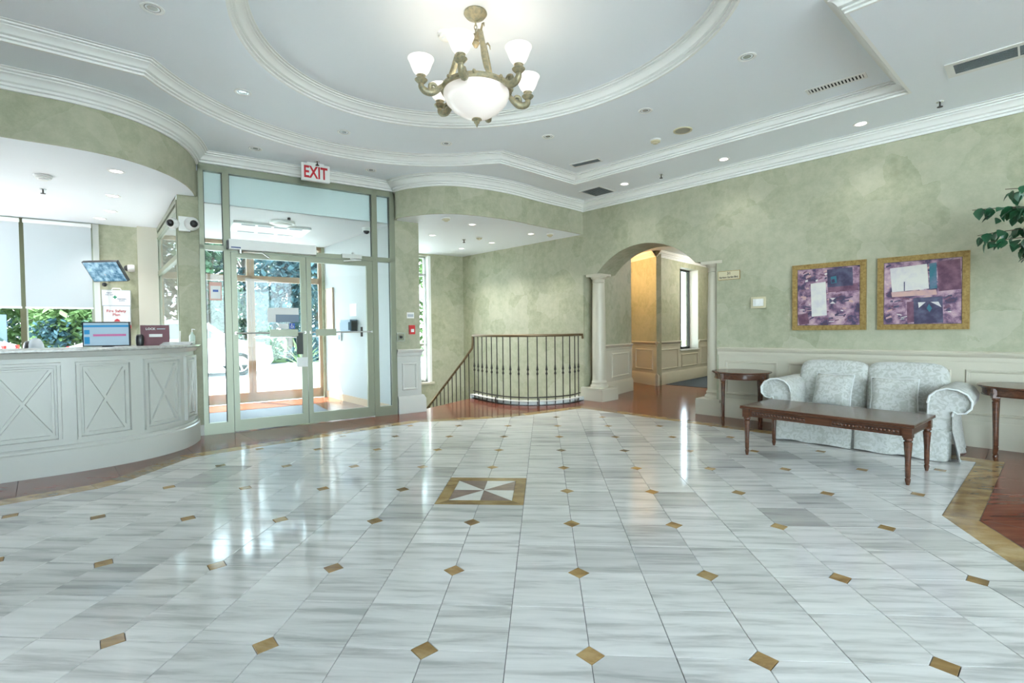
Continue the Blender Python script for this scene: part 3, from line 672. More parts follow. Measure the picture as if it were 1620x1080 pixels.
# ------------------------------------------------------------------ entrance: glazed screen and doors
g = G()
for a, b in ((.015,.063),(.253,.321),(2.022,2.095),(2.275,2.35)): g.box(a,-.03,0,b,.045,CRB)
g.box(.015,-.03,3.05,2.35,.045,CRB+.02); g.box(.015,-.03,2.14,2.35,.045,2.20)
for a, b in ((.063,.253),(2.095,2.275)): g.box(a,-.03,0,b,.045,.13)
scr = struct(g.obj('door_frame', M['alu'], M=FD), 'sage metal frame of the entrance with transom and sidelights')
g = G()
for a in (.063,.245,.321,2.014,2.095,2.268): g.box(a,.0,.02,a+.008,.02,3.05)
g.obj('gasket', M['alu_dark'], scr)
for a, b, z0, z1 in ((.063,.253,.13,2.14),(.063,.253,2.2,3.05),(.321,2.022,2.2,3.05),(2.095,2.275,.13,2.14),(2.095,2.275,2.2,3.05)):
    G().box(a,.005,z0,b,.011,z1).obj('pane', M['glass'], scr)
def leaf(n, a, b, lab, hinge):
    t = thing('door_%d' % n, lab, 'door', atD(a, -.012), kind='structure'); w = b-a
    sl, sr = (.06, .066) if hinge < 0 else (.055, .085)
    g = G().box(0,-.02,.01,sl,.025,2.135).box(w-sr,-.02,.01,w,.025,2.135).box(sl,-.02,2.07,w-sr,.025,2.135).box(sl,-.02,.01,w-sr,.025,.14)
    g.obj('leaf_frame', M['alu'], t); G().box(sl,.0,.14,w-sr,.006,2.07).obj('pane', M['glass'], t)
    bar = G().tube([(sl*.5,-.07,1.175),(w-sr*.5,-.07,1.175)],.010,8); bar.box(sl*.3,-.07,1.16,sl*.7,-.02,1.19); bar.box(w-sr*.7,-.07,1.16,w-sr*.3,-.02,1.19)
    pb = bar.obj('push_bar', M['steel'], t)
    if hinge < 0:
        G().box(w-.44,-.09,1.13,w-.12,-.06,1.215).obj('push_pad', M['alu'], pb)
        G().box(w-.13,-.05,.90,w-.055,-.02,1.17).obj('latch_case', M['alu_dark'], t); G().box(w-.13,-.05,.74,w-.005,-.02,.86).obj('lock_case', M['plastic_w'], t)
        G().box(.626,-.006,1.222,.69,-.001,1.292).obj('accessibility_sticker', M['blue_sign'], t)
        cx_ = .658; sy = G().tube([(cx_+.016*cos(q),-.008,1.25+.016*sin(q)) for q in [pi*.75+k*pi*1.4/10 for k in range(11)]],.003,5); sy.tube([(cx_-.005,-.008,1.276),(cx_-.005,-.008,1.257),(cx_+.008,-.008,1.257),(cx_+.014,-.008,1.240)],.003,5); sy.sphere((cx_-.005,-.008,1.281),.005); sy.obj('sticker_symbol', M['paper_w'], t)
        G().box(.50,-.006,1.225,.61,-.001,1.285).obj('white_sticker', M['paper_w'], t)
        G().box(.471,-.006,1.305,.738,-.001,1.40).obj('dark_sticker', M['sanit'], t)
        G().box(.379,-.004,1.305,.471,-.001,1.48).box(.471,-.004,1.40,.738,-.001,1.485).obj('notice_paper', M['paper_w'], t)
    else:
        G().box(.09,-.09,1.13,.34,-.06,1.215).obj('push_pad', M['alu'], pb)
        G().box(w-.19,-.075,1.11,w-.165,-.05,1.24).obj('bar_bracket', M['iron'], pb)
    return t
leaf(1, .325, 1.155, 'left glazed entrance door leaf with notices and stickers', -1)
leaf(2, 1.162, 2.018, 'right glazed entrance door leaf with a clear pane', 1)
t = thing('door_operator', 'long pale grey automatic opener box above the left door', 'door operator', atD(.30, -.03, 2.21))
G().box(0,-.11,-.055,.965,0,.06).obj('housing', M['plastic_w'], t); G().box(-.02,-.1,-.05,.0,0,.045).obj('end_cap', M['black'], t)
G().box(.02,-.1115,-.042,.12,-.11,-.028).obj('nameplate', M['dkblue'], t)
a_ = G().tube([(.12,-.06,-.07),(.33,-.19,-.085),(.43,-.05,-.12)],.009,6); a_.cyl(.02,-.095,-.055,10,T(.12,-.06,0)); a_.obj('arm', M['steel'], t)
t = thing('door_closer', 'small silver door closer above the right door', 'door closer', atD(1.60, -.03, 2.17))
G().box(0,-.06,-.02,.26,0,.035).obj('body', M['steel'], t); G().tube([(.10,-.07,-.03),(.22,-.15,-.05),(.02,-.05,-.06)],.008,6).obj('arm', M['plastic_w'], t); G().cyl(.018,.035,.06,10,T(.15,-.03,0)).obj('pinion', M['steel'], t)
t = thing('notice_poster', 'pink and blue notice taped inside the left sidelight', 'poster', atD(.10, -.002, 1.56))
G().box(0,-.003,0,.125,0,.215).obj('sheet', M['pinkpaper'], t); G().box(.012,-.004,.02,.113,-.0031,.17).obj('print_field', M['paper_w'], t); G().box(.035,-.005,.10,.09,-.0041,.125).obj('print_mark', M['blue_sign'], t)

# exit sign
t = thing('exit_sign', 'white EXIT sign with red letters hanging over the doors', 'exit sign', atD(1.235, -.33, 3.03))
G().box(-.165,0,0,.165,.045,.205).obj('housing', M['plastic_w'], t)
text('letters', 'EXIT', .20, M['red_sign'], t, T(0,-.002,.102), sx=.68, bold=.005)
G().box(-.10,.005,.205,.10,.04,Z1-3.03).obj('canopy', M['plastic_w'], t)

# door button, fire pull and notice on the pilaster
t = thing('door_button', 'square steel push button plate beside the right door jamb', 'button', atD(2.352, -.03, 1.03))
G().box(0,-.012,0,.115,.03,.125).obj('plate', M['steel'], t); G().lathe([(0.0001,.022),(.018,.022),(.02,.0)],14,T(.058,-.012,.062)@Matrix.Rotation(pi/2,4,'X')).obj('button', M['black'], t); G().box(.012,-.0135,.012,.103,-.012,.113).obj('faceplate', M['alu'], t)
t = thing('fire_pull_station', 'red fire alarm pull station on the pilaster', 'fire alarm', atD(2.545, 0, 1.13))
G().box(0,-.035,0,.085,0,.13).obj('case', M['red'], t); G().box(.02,-.042,.03,.065,-.035,.075).obj('handle', M['paper_w'], t)
t = thing('wall_notice', 'small white notice above the red fire pull station', 'notice', atD(2.52, 0, 1.36))
G().box(0,-.004,0,.11,0,.085).obj('sheet', M['paper_w'], t); G().box(.01,-.005,.02,.10,-.004,.06).obj('print', M['chairgrey'], t)

# vestibule contents
t = thing('entrance_mat', 'grey entrance mat on the vestibule floor', 'mat', atD(.1,.55,.003)); G().box(0,0,0,1.5,1.15,.008).obj('pile', M['doormat'], t); G().box(-.03,-.03,0,1.53,1.18,.005).obj('edging', M['black'], t)
g = G()
for a in (-.42,.78,.84,1.93): g.box(a,FA+.05,0,a+.055,FA+.11,2.70)
for z in (2.04,2.64): g.box(-.42,FA+.05,z,1.98,FA+.11,z+.10)
for a, b in ((-.42,.84),(.84,1.98)): g.box(a,FA+.05,0,b,FA+.11,.17)
od = struct(g.obj('door_3', M['tanframe'], M=FD), 'tan framed outer street doors beyond the vestibule')
G().box(-.42,FA+.075,.1,1.98,FA+.081,2.68).obj('pane', M['glass'], od)
G().tube([(.86,FA-.0,1.1),(1.9,FA-.0,1.1)],.014,8).obj('push_bar', M['steel'], od)
t = thing('air_cassette', 'white ceiling air conditioning cassette in the vestibule', 'air conditioner', atD(.95,1.28,2.70))
G().box(-.5,-.34,-.03,.5,.34,0).obj('panel', M['plastic_w'], t)
for k in range(4): G().box(-.40+k*.205,-.30,-.034,-.40+k*.205+.17,-.24,-.03).obj('outlet_slot', M['vent'], t)
for k in range(3): G().box(-.40+k*.27,.24,-.034,-.40+k*.27+.22,.30,-.03).obj('outlet_slot', M['vent'], t)
t = thing('vestibule_lamp', 'round flush ceiling lamp in the vestibule', 'ceiling lamp', atD(1.02,.72,2.70)); G().cyl(.16,-.03,0,24).obj('rim', M['plastic_w'], t, smooth=40); G().sphere((0,0,-.03),.13,.13,.035).obj('diffuser', M['plastic_w'], t, smooth=60)
t = thing('dome_camera', 'white dome camera on the vestibule ceiling by the right wall', 'camera', atD(2.12,.5,2.70)); G().cyl(.065,-.05,0,18).obj('housing', M['plastic_w'], t, smooth=40); G().sphere((0,0,-.05),.045).obj('dome', M['black'], t, smooth=60)
t = thing('dispenser', 'dark blue sanitiser dispenser on the vestibule wall', 'dispenser', FV @ T(1.15,0,1.17)); 
G().box(-.19,-.12,0,.19,0,.20).obj('case', M['sanit'], t); G().box(-.17,-.14,.03,.17,-.12,.16).obj('cover', M['sanit'], t); G().box(.19,-.10,.02,.2,-.01,.18).obj('side_panel', M['black'], t)
t = thing('wall_notice', 'white sheet above the sanitiser dispenser in the vestibule', 'notice', FV @ T(1.2,0,1.43)); G().box(-.12,-.004,0,.12,0,.2).obj('sheet', M['paper_w'], t); G().box(-.05,-.02,.15,.05,-.004,.165).obj('clip', M['steel'], t)
t = thing('entry_keypad', 'grey entry keypad low on the vestibule wall', 'keypad', FV @ T(.67,0,1.02)); G().box(-.06,-.03,0,.06,0,.15).obj('case', M['steel'], t); G().box(-.04,-.033,.02,.04,-.03,.10).obj('keys', M['sanit'], t)
t = thing('notice_board', 'tan framed notice board on the vestibule wall', 'notice board', FV @ T(.25,0,1.25))
G().box(-.14,-.02,0,.14,0,.68).obj('board', M['paper_w'], t); G().box(.12,-.03,0,.16,0,.70).box(-.16,-.03,0,-.14,0,.70).box(-.16,-.03,.68,.16,0,.70).box(-.16,-.03,-.02,.16,0,0).obj('frame', M['tanframe'], t)
for k in range(3): G().box(-.1,-.024,.08+k*.2,.1,-.02,.22+k*.2).obj('notice', M['chairgrey'] if k == 2 else M['plastic_w'], t)

# ------------------------------------------------------------------ reception desk
dl_len = [0.0]
for a, b in zip(deskline, deskline[1:]): dl_len.append(dl_len[-1]+hypot(b[0]-a[0], b[1]-a[1]))
def on_desk(s, z, out):
    """point at arc length s along the desk front, height z, standing out by `out`"""
    k = 0
    while k < len(deskline)-2 and dl_len[k+1] < s: k += 1
    a, b = deskline[k], deskline[k+1]; L = dl_len[k+1]-dl_len[k]; t = (s-dl_len[k])/L
    def nm(i):
        i = max(0, min(len(deskline)-2, i)); p, q = deskline[i], deskline[i+1]; d = Vector((q[0]-p[0], q[1]-p[1])).normalized(); return Vector((d.y, -d.x))
    n0, n1 = (nm(k)+nm(k-1)).normalized(), (nm(k)+nm(k+1)).normalized(); n = (n0*(1-t)+n1*t).normalized()
    return (a[0]+(b[0]-a[0])*t+n.x*out, a[1]+(b[1]-a[1])*t+n.y*out, z)
desk = thing('reception_desk', 'pale curved reception desk with crossed panel front', 'desk', T(0,0,0))
g = G(); g.mould(deskline, [(0,.0),(0,1.02),(.55,1.02),(.55,0)]); g.obj('body', M['desk'], desk, smooth=30)
g = G(); g.mould(deskline, [(-.0,.24),(-.02,.24),(-.03,.225),(-.03,.21),(-.045,.20),(-.045,0),(0,0)]); g.obj('plinth', M['desk'], desk, smooth=30)
g = G(); g.mould(deskline, [(.62,1.03),(-.05,1.03),(-.065,1.04),(-.065,1.055),(-.05,1.062),(.62,1.062),(.62,1.03)]); g.obj('countertop', M['counter'], desk, smooth=30)
g = G(); g.mould(deskline, [(0,.985),(-.018,.99),(-.03,1.01),(-.045,1.03),(0,1.03)]); g.obj('counter_moulding', M['desk'], desk, smooth=30)
def desk_strip(g, p0, p1, w, d0, d1, seg=10):
    """bar on the curved front from (s,z) p0 to p1, width w, standing from d0 to d1"""
    dx, dz = p1[0]-p0[0], p1[1]-p0[1]; L = hypot(dx, dz); nx, nz = -dz/L*w/2, dx/L*w/2; V = []; F = []
    for k in range(seg+1):
        t = k/seg; s, z = p0[0]+dx*t, p0[1]+dz*t
        V += [on_desk(s+nx, z+nz, d0), on_desk(s+nx*.75, z+nz*.75, d1), on_desk(s-nx*.75, z-nz*.75, d1), on_desk(s-nx, z-nz, d0)]
    for k in range(seg): F += [(k*4+q, k*4+q+1, k*4+q+5, k*4+q+4) for q in range(3)]
    F += [(0,1,2,3), (seg*4+3, seg*4+2, seg*4+1, seg*4)]
    g.add(V, F)
for s0, s1 in ((.25,.72),(1.0,1.47),(1.568,1.964),(2.06,2.45),(2.54,2.86)):
    z0, z1 = .275, .945
    for ww, ii, dd, nm in ((.028,.012,.030,'panel_frame'),(.018,.052,.020,'inner_frame')):
        g = G(); a, b, c, d = s0+ii, s1-ii, z0+ii, z1-ii
        desk_strip(g, (a-ww/2,c), (b+ww/2,c), ww, -.002, dd); desk_strip(g, (a-ww/2,d), (b+ww/2,d), ww, -.002, dd)
        desk_strip(g, (a,c), (a,d), ww, -.002, dd, 2); desk_strip(g, (b,c), (b,d), ww, -.002, dd, 2)
        g.obj(nm, M['desk'], desk)
    for p, q in (((s0+.06,z0+.06),(s1-.06,z1-.06)),((s0+.06,z1-.06),(s1-.06,z0+.06))):
        g = G(); desk_strip(g, p, q, .028, -.002, .022); g.obj('cross_bar', M['desk'], desk)
CT = 1.062
def desk_top(s, inn, rz=0.0):
    x, y, _ = on_desk(s, 0, -inn); x2, y2, _ = on_desk(s+.05, 0, -inn); return T(x, y, CT, atan2(y2-y, x2-x)+rz)
# items on the counter (x along the desk, -y towards the lobby)
t = thing('computer_monitor', 'black framed monitor with a blue window on the counter', 'monitor', T(-4.11,4.42,CT,radians(28)))
G().box(-.18,-.012,.005,.18,.018,.235).obj('bezel', M['black'], t)
M['screen'] = mat('screen_pale', (0.25, 0.35, 0.42), 0.3, emit=((0.45, 0.62, 0.75), 0.1)); M['screen_b'] = mat('screen_blue', (0.02, 0.12, 0.25), 0.3, emit=((0.02, 0.22, 0.42), 0.2)); M['screen_r'] = mat('screen_band', (0.2, 0.05, 0.15), 0.3, emit=((0.40, 0.14, 0.25), 0.2))
G().box(-.17,-.014,.015,.17,-.012,.225).obj('screen', M['screen'], t)
G().box(-.17,-.0148,.185,.17,-.014,.205).box(-.165,-.0148,.03,-.125,-.014,.095).box(-.165,-.0148,.12,-.125,-.014,.16).obj('screen_window', M['screen_b'], t); G().box(-.10,-.0148,.10,.15,-.014,.12).obj('screen_strip', M['screen_r'], t)
G().box(-.04,.0,0,.04,.06,.03).obj('stand', M['black'], t)
t = thing('desk_speaker', 'small black speaker between the monitor and the maroon sign', 'speaker', T(-3.99,4.66,CT,.6)); G().sphere((0,0,.055),.035,.035,.06,p=.6).obj('case', M['black'], t, smooth=50); G().cyl(.03,0,.008,14).obj('foot', M['black'], t)
t = thing('maroon_sign', 'maroon board sign with white lettering in a clear holder', 'sign', T(-3.945,4.80,CT,radians(40)))
G().box(-.12,0,.0,.12,.012,.205).obj('board', M['maroon'], t); G().box(-.15,.013,.0,.20,.017,.21).obj('clear_holder', M['glass'], t)
text('lettering', 'LOCK', .030, M['paper_w'], t, T(-.035,-.0012,.168), bold=.001); G().box(.015,-.0012,.162,.085,-.0002,.172).obj('small_print', M['chairgrey'], t); G().box(-.05,-.0012,.085,.06,-.0002,.115).obj('label_strip', M['paper_w'], t)
t = thing('paper_stack', 'stack of white leaflets below the maroon sign', 'papers', T(-3.83,4.93,CT,radians(52)))
for k in range(4): G().box(-.14+.01*k,-.05,.008*k,.12+.012*k,.05,.008*k+.006).obj('leaflet', M['paper_w'], t, T(0,0,0,.05*(k-2)))
t = thing('pen', 'white pen standing in a holder beside the maroon sign', 'pen', T(-3.86,5.03,CT)); G().tube([(0,0,.01),(.006,.0,.145)],.006,8).obj('barrel', M['paper_w'], t, smooth=40); G().cyl(.022,0,.02,12).obj('holder', M['black'], t)
t = thing('desk_tray', 'small dark tray of cards at the end of the counter', 'tray', T(-3.90,5.12,CT,radians(60))); G().box(-.08,-.04,0,.08,.04,.012).obj('base', M['black'], t); G().box(-.06,-.03,.012,.05,.03,.026).obj('cards', M['paper_w'], t)
t = thing('sanitiser_bottle', 'clear pump bottle at the end of the counter', 'bottle', T(-3.90,5.27,CT)); M['bottle'] = mat('pale_green_plastic', (0.55, 0.68, 0.60), 0.15)
G().lathe([(0.0001,0),(.028,0),(.03,.02),(.03,.09),(.012,.115),(.012,.13)],16).obj('bottle_body', M['bottle'], t, smooth=40); G().tube([(0,0,.13),(0,0,.165),(.035,0,.160)],.006,8).obj('pump', M['plastic_w'], t)
# behind the counter
t = thing('office_chair', 'grey office chair whose back rises above the counter', 'chair', T(-5.05,4.62,0,radians(47)))
G().sphere((0,0,.86),.075,.21,.29,p=.7,seg=20,rings=12).obj('backrest', M['chairgrey'], t, smooth=60); G().sphere((-.055,0,.87),.045,.17,.255,p=.7,seg=20,rings=12).obj('back_pad', M['black'], t, smooth=60)
G().sphere((-.25,0,.48),.25,.24,.05,p=.6).obj('seat', M['black'], t, smooth=60); G().cyl(.03,.08,.45,12,T(-.25,0,0)).obj('pedestal', M['steel'], t)
for k in range(5): G().tube([(-.25,0,.10),(-.25+.28*cos(k*1.257),.28*sin(k*1.257),.05),(-.25+.28*cos(k*1.257),.28*sin(k*1.257),.0)],[.025,.018,.02],6).obj('foot', M['black'], t)
t = thing('wall_monitor', 'black framed camera monitor tilted on a wall bracket', 'monitor', atD(-1.0,FA-.60,2.04))
TM = Matrix.Rotation(radians(-38),4,'Z') @ Matrix.Rotation(radians(36),4,'X')
G().box(-.25,-.015,-.155,.25,.025,.155).obj('bezel', M['black'], t, TM)
m = M['cctv'] = mat('cctv_screen', (0.03, 0.10, 0.16), 0.25, emit=((0.05, 0.22, 0.36), 0.14), var=(14, (0.25, 0.4, 0.5), .4, .7)); 
nt = m.node_tree; nt.links.new([n for n in nt.nodes if n.type == 'VALTORGB'][0].outputs[0], nt.nodes['Principled BSDF'].inputs['Emission Color'])
G().box(-.24,-.017,-.145,.24,-.015,.145).obj('screen', m, t, TM); G().tube([(0,.02,-.03),(0,.22,-.10),(0,.46,-.10)],.022,8).obj('bracket_arm', M['steel'], t); G().box(-.06,.44,-.18,.06,.457,-.02).obj('wall_plate', M['steel'], t); G().sphere((-.02,.03,-.18),.03).obj('pivot', M['black'], t)
t = thing('first_aid_box', 'white first aid box with a green cross on the wall', 'first aid box', atD(-1.08,FA-.2,1.585)); w_ = .325
G().box(0,-.10,0,w_,0,.225).obj('case', M['plastic_w'], t); G().tube([(.11,-.05,.225),(.12,-.05,.25),(.205,-.05,.25),(.215,-.05,.225)],.008,6).obj('handle', M['plastic_w'], t); G().box(.0,-.1005,.0,w_,-.1,.006).box(0,-.1005,.219,w_,-.1,.225).box(0,-.1005,.006,.005,-.1,.219).box(w_-.005,-.1005,.006,w_,-.1,.219).obj('edge_line', M['chairgrey'], t); G().box(.14,-.102,.10,.155,-.10,.145).box(.125,-.102,.115,.17,-.10,.13).obj('cross', M['green_sign'], t)
text('upper_lettering', 'FIRST\nAID KIT', .026, M['dkblue'], t, T(.085,-.1012,.168)); text('lower_lettering', 'PREMIERS\nSOINS', .024, M['dkblue'], t, T(.225,-.1012,.085))
t = thing('fire_plan_box', 'white Fire Safety Plan box with red lettering on the wall', 'box', atD(-1.07,FA-.2,1.26))
G().box(0,-.10,0,.31,0,.325).obj('case', M['plastic_w'], t); G().box(.0,-.1005,.319,.31,-.1,.325).box(0,-.1005,.045,.005,-.1,.319).box(.305,-.1005,.045,.31,-.1,.319).obj('edge_line', M['chairgrey'], t); G().box(-.001,-.101,.0,.311,-.06,.045).obj('red_band', M['red'], t); text('lettering', 'Fire Safety\nPlan', .052, M['red_sign'], t, T(.15,-.1015,.225), bold=.0008)
G().prism([(.12,.10),(.19,.10),(.18,.125),(.155,.14),(.13,.125)],0,.001,Matrix(((1,0,0,0),(0,0,-1,-.1),(0,1,0,0),(0,0,0,1))) if False else Matrix(((1,0,0,0),(0,0,1,-.1015),(0,1,0,0),(0,0,0,1)))).obj('helmet_mark', M['red_sign'], t); G().box(.255,-.104,.09,.275,-.10,.13).obj('latch', M['steel'], t)
t = thing('dome_camera', 'white dome camera on the tan pier behind reception', 'camera', atD(-.70,FA-.28,2.13)); G().lathe([(0.0001,.08),(.05,.08),(.055,.03),(.05,0)],16,Matrix.Rotation(-pi/2,4,'Y')).obj('housing', M['plastic_w'], t, smooth=40); G().sphere((-.085,0,0),.042).obj('lens_dome', M['black'], t, smooth=60)
t = thing('twin_camera', 'white twin lens security camera on the door pier', 'camera', atD(-.10,-.0,2.41))
G().box(-.08,-.06,-.08,.03,0,.08).obj('housing', M['plastic_w'], t); G().sphere((.045,-.09,0),.075,seg=20,rings=12).obj('eye_ball', M['plastic_w'], t, smooth=60); G().sphere((.055,-.125,-.005),.048,seg=16,rings=10).obj('lens', M['black'], t, smooth=60)
G().sphere((-.13,-.07,-.01),.06,seg=18,rings=10).obj('eye_ball', M['plastic_w'], t, smooth=60); G().sphere((-.155,-.105,-.015),.04,seg=16,rings=10).obj('lens', M['black'], t, smooth=60)

# ------------------------------------------------------------------ stair railing
curb = struct(G().mould(railc, [(.07,0),(-.07,0),(-.07,.055),(-.055,.07),(.07,.07)]).obj('trim_curb', M['crown'], smooth=30), 'white curved curb under the stair railing')
rl = thing('stair_railing', 'black iron stair railing with a bronze handrail', 'railing', T(0,0,0))
clen = [0.0]
for a, b in zip(railc, railc[1:]): clen.append(clen[-1]+hypot(b[0]-a[0], b[1]-a[1]))
def on_rail(s):
    k = 0
    while k < len(railc)-2 and clen[k+1] < s: k += 1
    t = (s-clen[k])/(clen[k+1]-clen[k]); return (railc[k][0]+(railc[k+1][0]-railc[k][0])*t, railc[k][1]+(railc[k+1][1]-railc[k][1])*t)
RT = 1.085; end = railc[-1]; sdv = (-.732, .681)
def down(t, z): return (end[0]+sdv[0]*t, end[1]+sdv[1]*t, z-.836*t)
top = [(wp(0.0,0.0)[0]-.02, wp(0,0)[1]-.03, RT-.06),(wp(0,0)[0]-.03, wp(0,0)[1]-.06, RT)]+[(x,y,RT) for x, y in railc[1:]]
neck = [(end[0]-.004,end[1]+.006,RT-.02),(end[0]-.006,end[1]+.010,RT-.12),(end[0]-.02,end[1]+.03,RT-.22)]
G().tube(top+neck+[down(t/4,RT-.215) for t in range(1,10)], .022, 10).obj('handrail', M['rail'], rl, smooth=50)
G().tube([(x,y,.12) for x, y in railc], .010, 6).obj('bottom_rail', M['iron'], rl)
bal = G().lathe([(.008,.0),(.008,.42),(.0085,.46),(.016,.475),(.018,.485),(.016,.495),(.010,.505),(.010,.53),(.017,.54),(.019,.55),(.015,.565),(.012,.59),(.0085,.62),(.008,.66),(.008,1.075)],8).mesh('baluster', 40)
bal.materials.append(M['iron']); NB = 17
for k in range(NB):
    x, y = on_rail(.06+(clen[-1]-.10)*k/(NB-1)); link('baluster', bal, None, rl, T(x, y, 0.0) @ Matrix.Diagonal((1,1,.995,1)) if False else T(x, y, .005))
bal2 = G().tube([(0,0,-1.05),(0,0,0)],.009,6).mesh('baluster'); bal2.materials.append(M['iron'])
for k in range(1, 15):
    x, y, z = down(k*.125, RT-.22); link('baluster', bal2, None, rl, T(x, y, z))
G().tube([down(0,.0),down(2.2,.0)],.010,6).obj('stringer_rail', M['iron'], rl)
for k in (.33,.62): 
    x, y = on_rail(clen[-1]*(1-k)); x2, y2 = x+.075*(x+.25)*0, y
    n_ = Vector((x+.25, y-8.6)).normalized(); G().tube([(x+n_.x*.075,y+n_.y*.075,.0),(x+n_.x*.075,y+n_.y*.075,.10),(x,y,.12)],.010,6).obj('stay', M['iron'], rl)

# ------------------------------------------------------------------ picture wall objects
t = thing('address_plaque', 'cream address plaque reading 31 Harrison Garden Blvd', 'sign', atW(2.265,0,1.80)); G().box(0,-.012,0,.285,0,.115).obj('plate', M['gilt'], t); G().box(.006,-.014,.006,.279,-.012,.109).obj('face', M['plastic_c'], t)
text('number', '31', .05, M['iron'], t, T(.142,-.0145,.082), bold=.0008); text('street_name', 'Harrison Garden Blvd.', .034, M['iron'], t, T(.142,-.0145,.034), sx=.80, bold=.0008)
t = thing('thermostat', 'small cream thermostat with a round dial on the wall', 'thermostat', atW(2.69,0,1.415)); G().box(0,-.02,0,.175,0,.14).obj('backplate', M['plastic_c'], t); G().box(.03,-.035,.025,.15,-.02,.115).obj('cover', M['plastic_w'], t); G().lathe([(0.0001,.015),(.03,.013),(.033,0)],18,T(.09,-.035,.07)@Matrix.Rotation(pi/2,4,'X')).obj('dial', M['plastic_w'], t, smooth=40)
def canvas_mat(name, seed):
    m = mat(name, (0.10, 0.05, 0.09), 0.45, var=(9, (0.66, 0.48, 0.50), .33, .70, 10)); nt = m.node_tree
    r = [n for n in nt.nodes if n.type == 'VALTORGB'][0]; e = r.color_ramp.elements.new(.46); e.color = (0.20, 0.11, 0.18, 1); e = r.color_ramp.elements.new(.55); e.color = (0.42, 0.27, 0.34, 1); e = r.color_ramp.elements.new(.40); e.color = (0.05, 0.05, 0.11, 1)
    [n for n in nt.nodes if n.type == 'MAPPING'][0].inputs['Location'].default_value = (seed, seed*2, 3); return m
M['p_white'] = mat('canvas_white', (0.70, 0.68, 0.62), 0.5, var=(9, (0.55, 0.52, 0.58), .45, .75, 8)); M['p_dark'] = mat('canvas_dark', (0.05, 0.04, 0.09), 0.45, var=(12, (0.12, 0.13, 0.2), .4, .7, 8)); M['p_plum'] = mat('canvas_plum', (0.12, 0.05, 0.09), 0.45, var=(12, (0.25, 0.13, 0.18), .4, .7, 8)); M['p_peach'] = mat('canvas_peach', (0.60, 0.38, 0.33), 0.5, var=(9, (0.42, 0.28, 0.34), .45, .75, 8)); M['p_teal'] = mat('canvas_teal', (0.04, 0.17, 0.22), 0.5, var=(12, (0.15, 0.2, 0.3), .45, .75))
def picture(s, z, w, hgt, lab, seed, patches):
    t = thing('framed_picture', lab, 'picture', atW(s,0,z), 'framed abstract pictures'); b = .055
    for nm, pl in (('frame_side',[(0,0),(b,b),(b,hgt-b),(0,hgt)]),('frame_side',[(w,0),(w,hgt),(w-b,hgt-b),(w-b,b)]),('frame_side',[(0,0),(w,0),(w-b,b),(b,b)]),('frame_side',[(0,hgt),(b,hgt-b),(w-b,hgt-b),(w,hgt)])):
        G().prism(pl,0,.035,Matrix(((1,0,0,0),(0,0,-1,0),(0,1,0,0),(0,0,0,1)))).obj(nm, M['gilt'], t)
    G().box(b-.006,-.026,b-.006,w-b+.006,0,hgt-b+.006).obj('frame_lip', M['p_dark'], t)
    G().box(b+.004,-.028,b+.004,w-b-.004,-.02,hgt-b-.004).obj('canvas', canvas_mat('canvas_'+str(seed), seed), t)
    iw, ih = w-2*b-.008, hgt-2*b-.008; strokes(t, w, hgt, int(seed*10))
    for i, (mt, *pl) in enumerate(patches):
        G().prism([(b+.004+x*iw, b+.004+y*ih) for x, y in pl],.028+.0003*i,.0295+.0003*i,Matrix(((1,0,0,0),(0,0,-1,0),(0,1,0,0),(0,0,0,1)))).obj('painted_shape', M[mt], t)
def strokes(t, w, hgt, seed):
    R6 = random.Random(seed); b = .07
    for nm, mt, n_ in (('pale_strokes','p_peach',22),('white_strokes','p_white',9),('dark_strokes','p_dark',26),('plum_strokes','p_plum',26)):
        g = G()
        for k in range(n_):
            x, z = R6.uniform(b,w-b-.08), R6.uniform(b,hgt-b-.04); lx, lz = R6.uniform(.012,.07), R6.uniform(.006,.03); a = R6.uniform(-.5,.5); c_, s_ = cos(a), sin(a); y = -.0284-.0002*R6.random()
            g.add([(x+px_*c_-pz_*s_, y, z+.02+px_*s_+pz_*c_) for px_, pz_ in ((0,0),(lx,lz*.2),(lx*.9,lz),(lx*.1,lz*.8))], [(0,1,2,3)])
        g.obj(nm, M[mt], t)['kind'] = 'stuff'
def rc(mt, x0, y0, x1, y1, j=.01): return (mt,(x0+j,y0),(x1,y0+j),(x1-j,y1),(x0,y1-j))
picture(3.17, 1.135, .73, .765, 'smaller looking gilt framed abstract with a white upright block', 1.3,
  [rc('p_plum',.50,.57,.98,.70),rc('p_dark',.49,.66,.90,.98),rc('p_white',.22,.15,.49,.76,.02),rc('p_teal',.55,.72,.65,.85),('p_dark',(.57,.71),(.63,.78),(.60,.71)) if False else rc('p_dark',.56,.73,.62,.80),
   ('p_dark',(.53,.37),(.53,.47),(.585,.42)),('p_dark',(.64,.37),(.64,.47),(.585,.42)),('p_white',(.54,.47),(.63,.47),(.585,.43)),('p_white',(.54,.37),(.63,.37),(.585,.41)),rc('p_dark',.62,.155,.78,.17,.002),rc('p_plum',.0,.0,.20,.22,.03)])
picture(4.0, 1.135, .73, .76, 'gilt framed abstract with a white field, nearest the plant', 5.7,
  [rc('p_plum',.70,.50,1.0,.98,.02),rc('p_white',.08,.52,.60,.94,.03),rc('p_teal',.60,.54,.70,.95),rc('p_peach',.10,.44,.70,.53,.01),rc('p_plum',.31,.02,.42,.36),rc('p_dark',.40,.0,.78,.42),
   ('p_white',(.46,.34),(.56,.34),(.47,.25)),('p_white',(.72,.34),(.76,.25),(.62,.34)),('p_teal',(.60,.31),(.64,.24),(.61,.18),(.57,.24)),rc('p_dark',.27,.53,.285,.68,.001)])

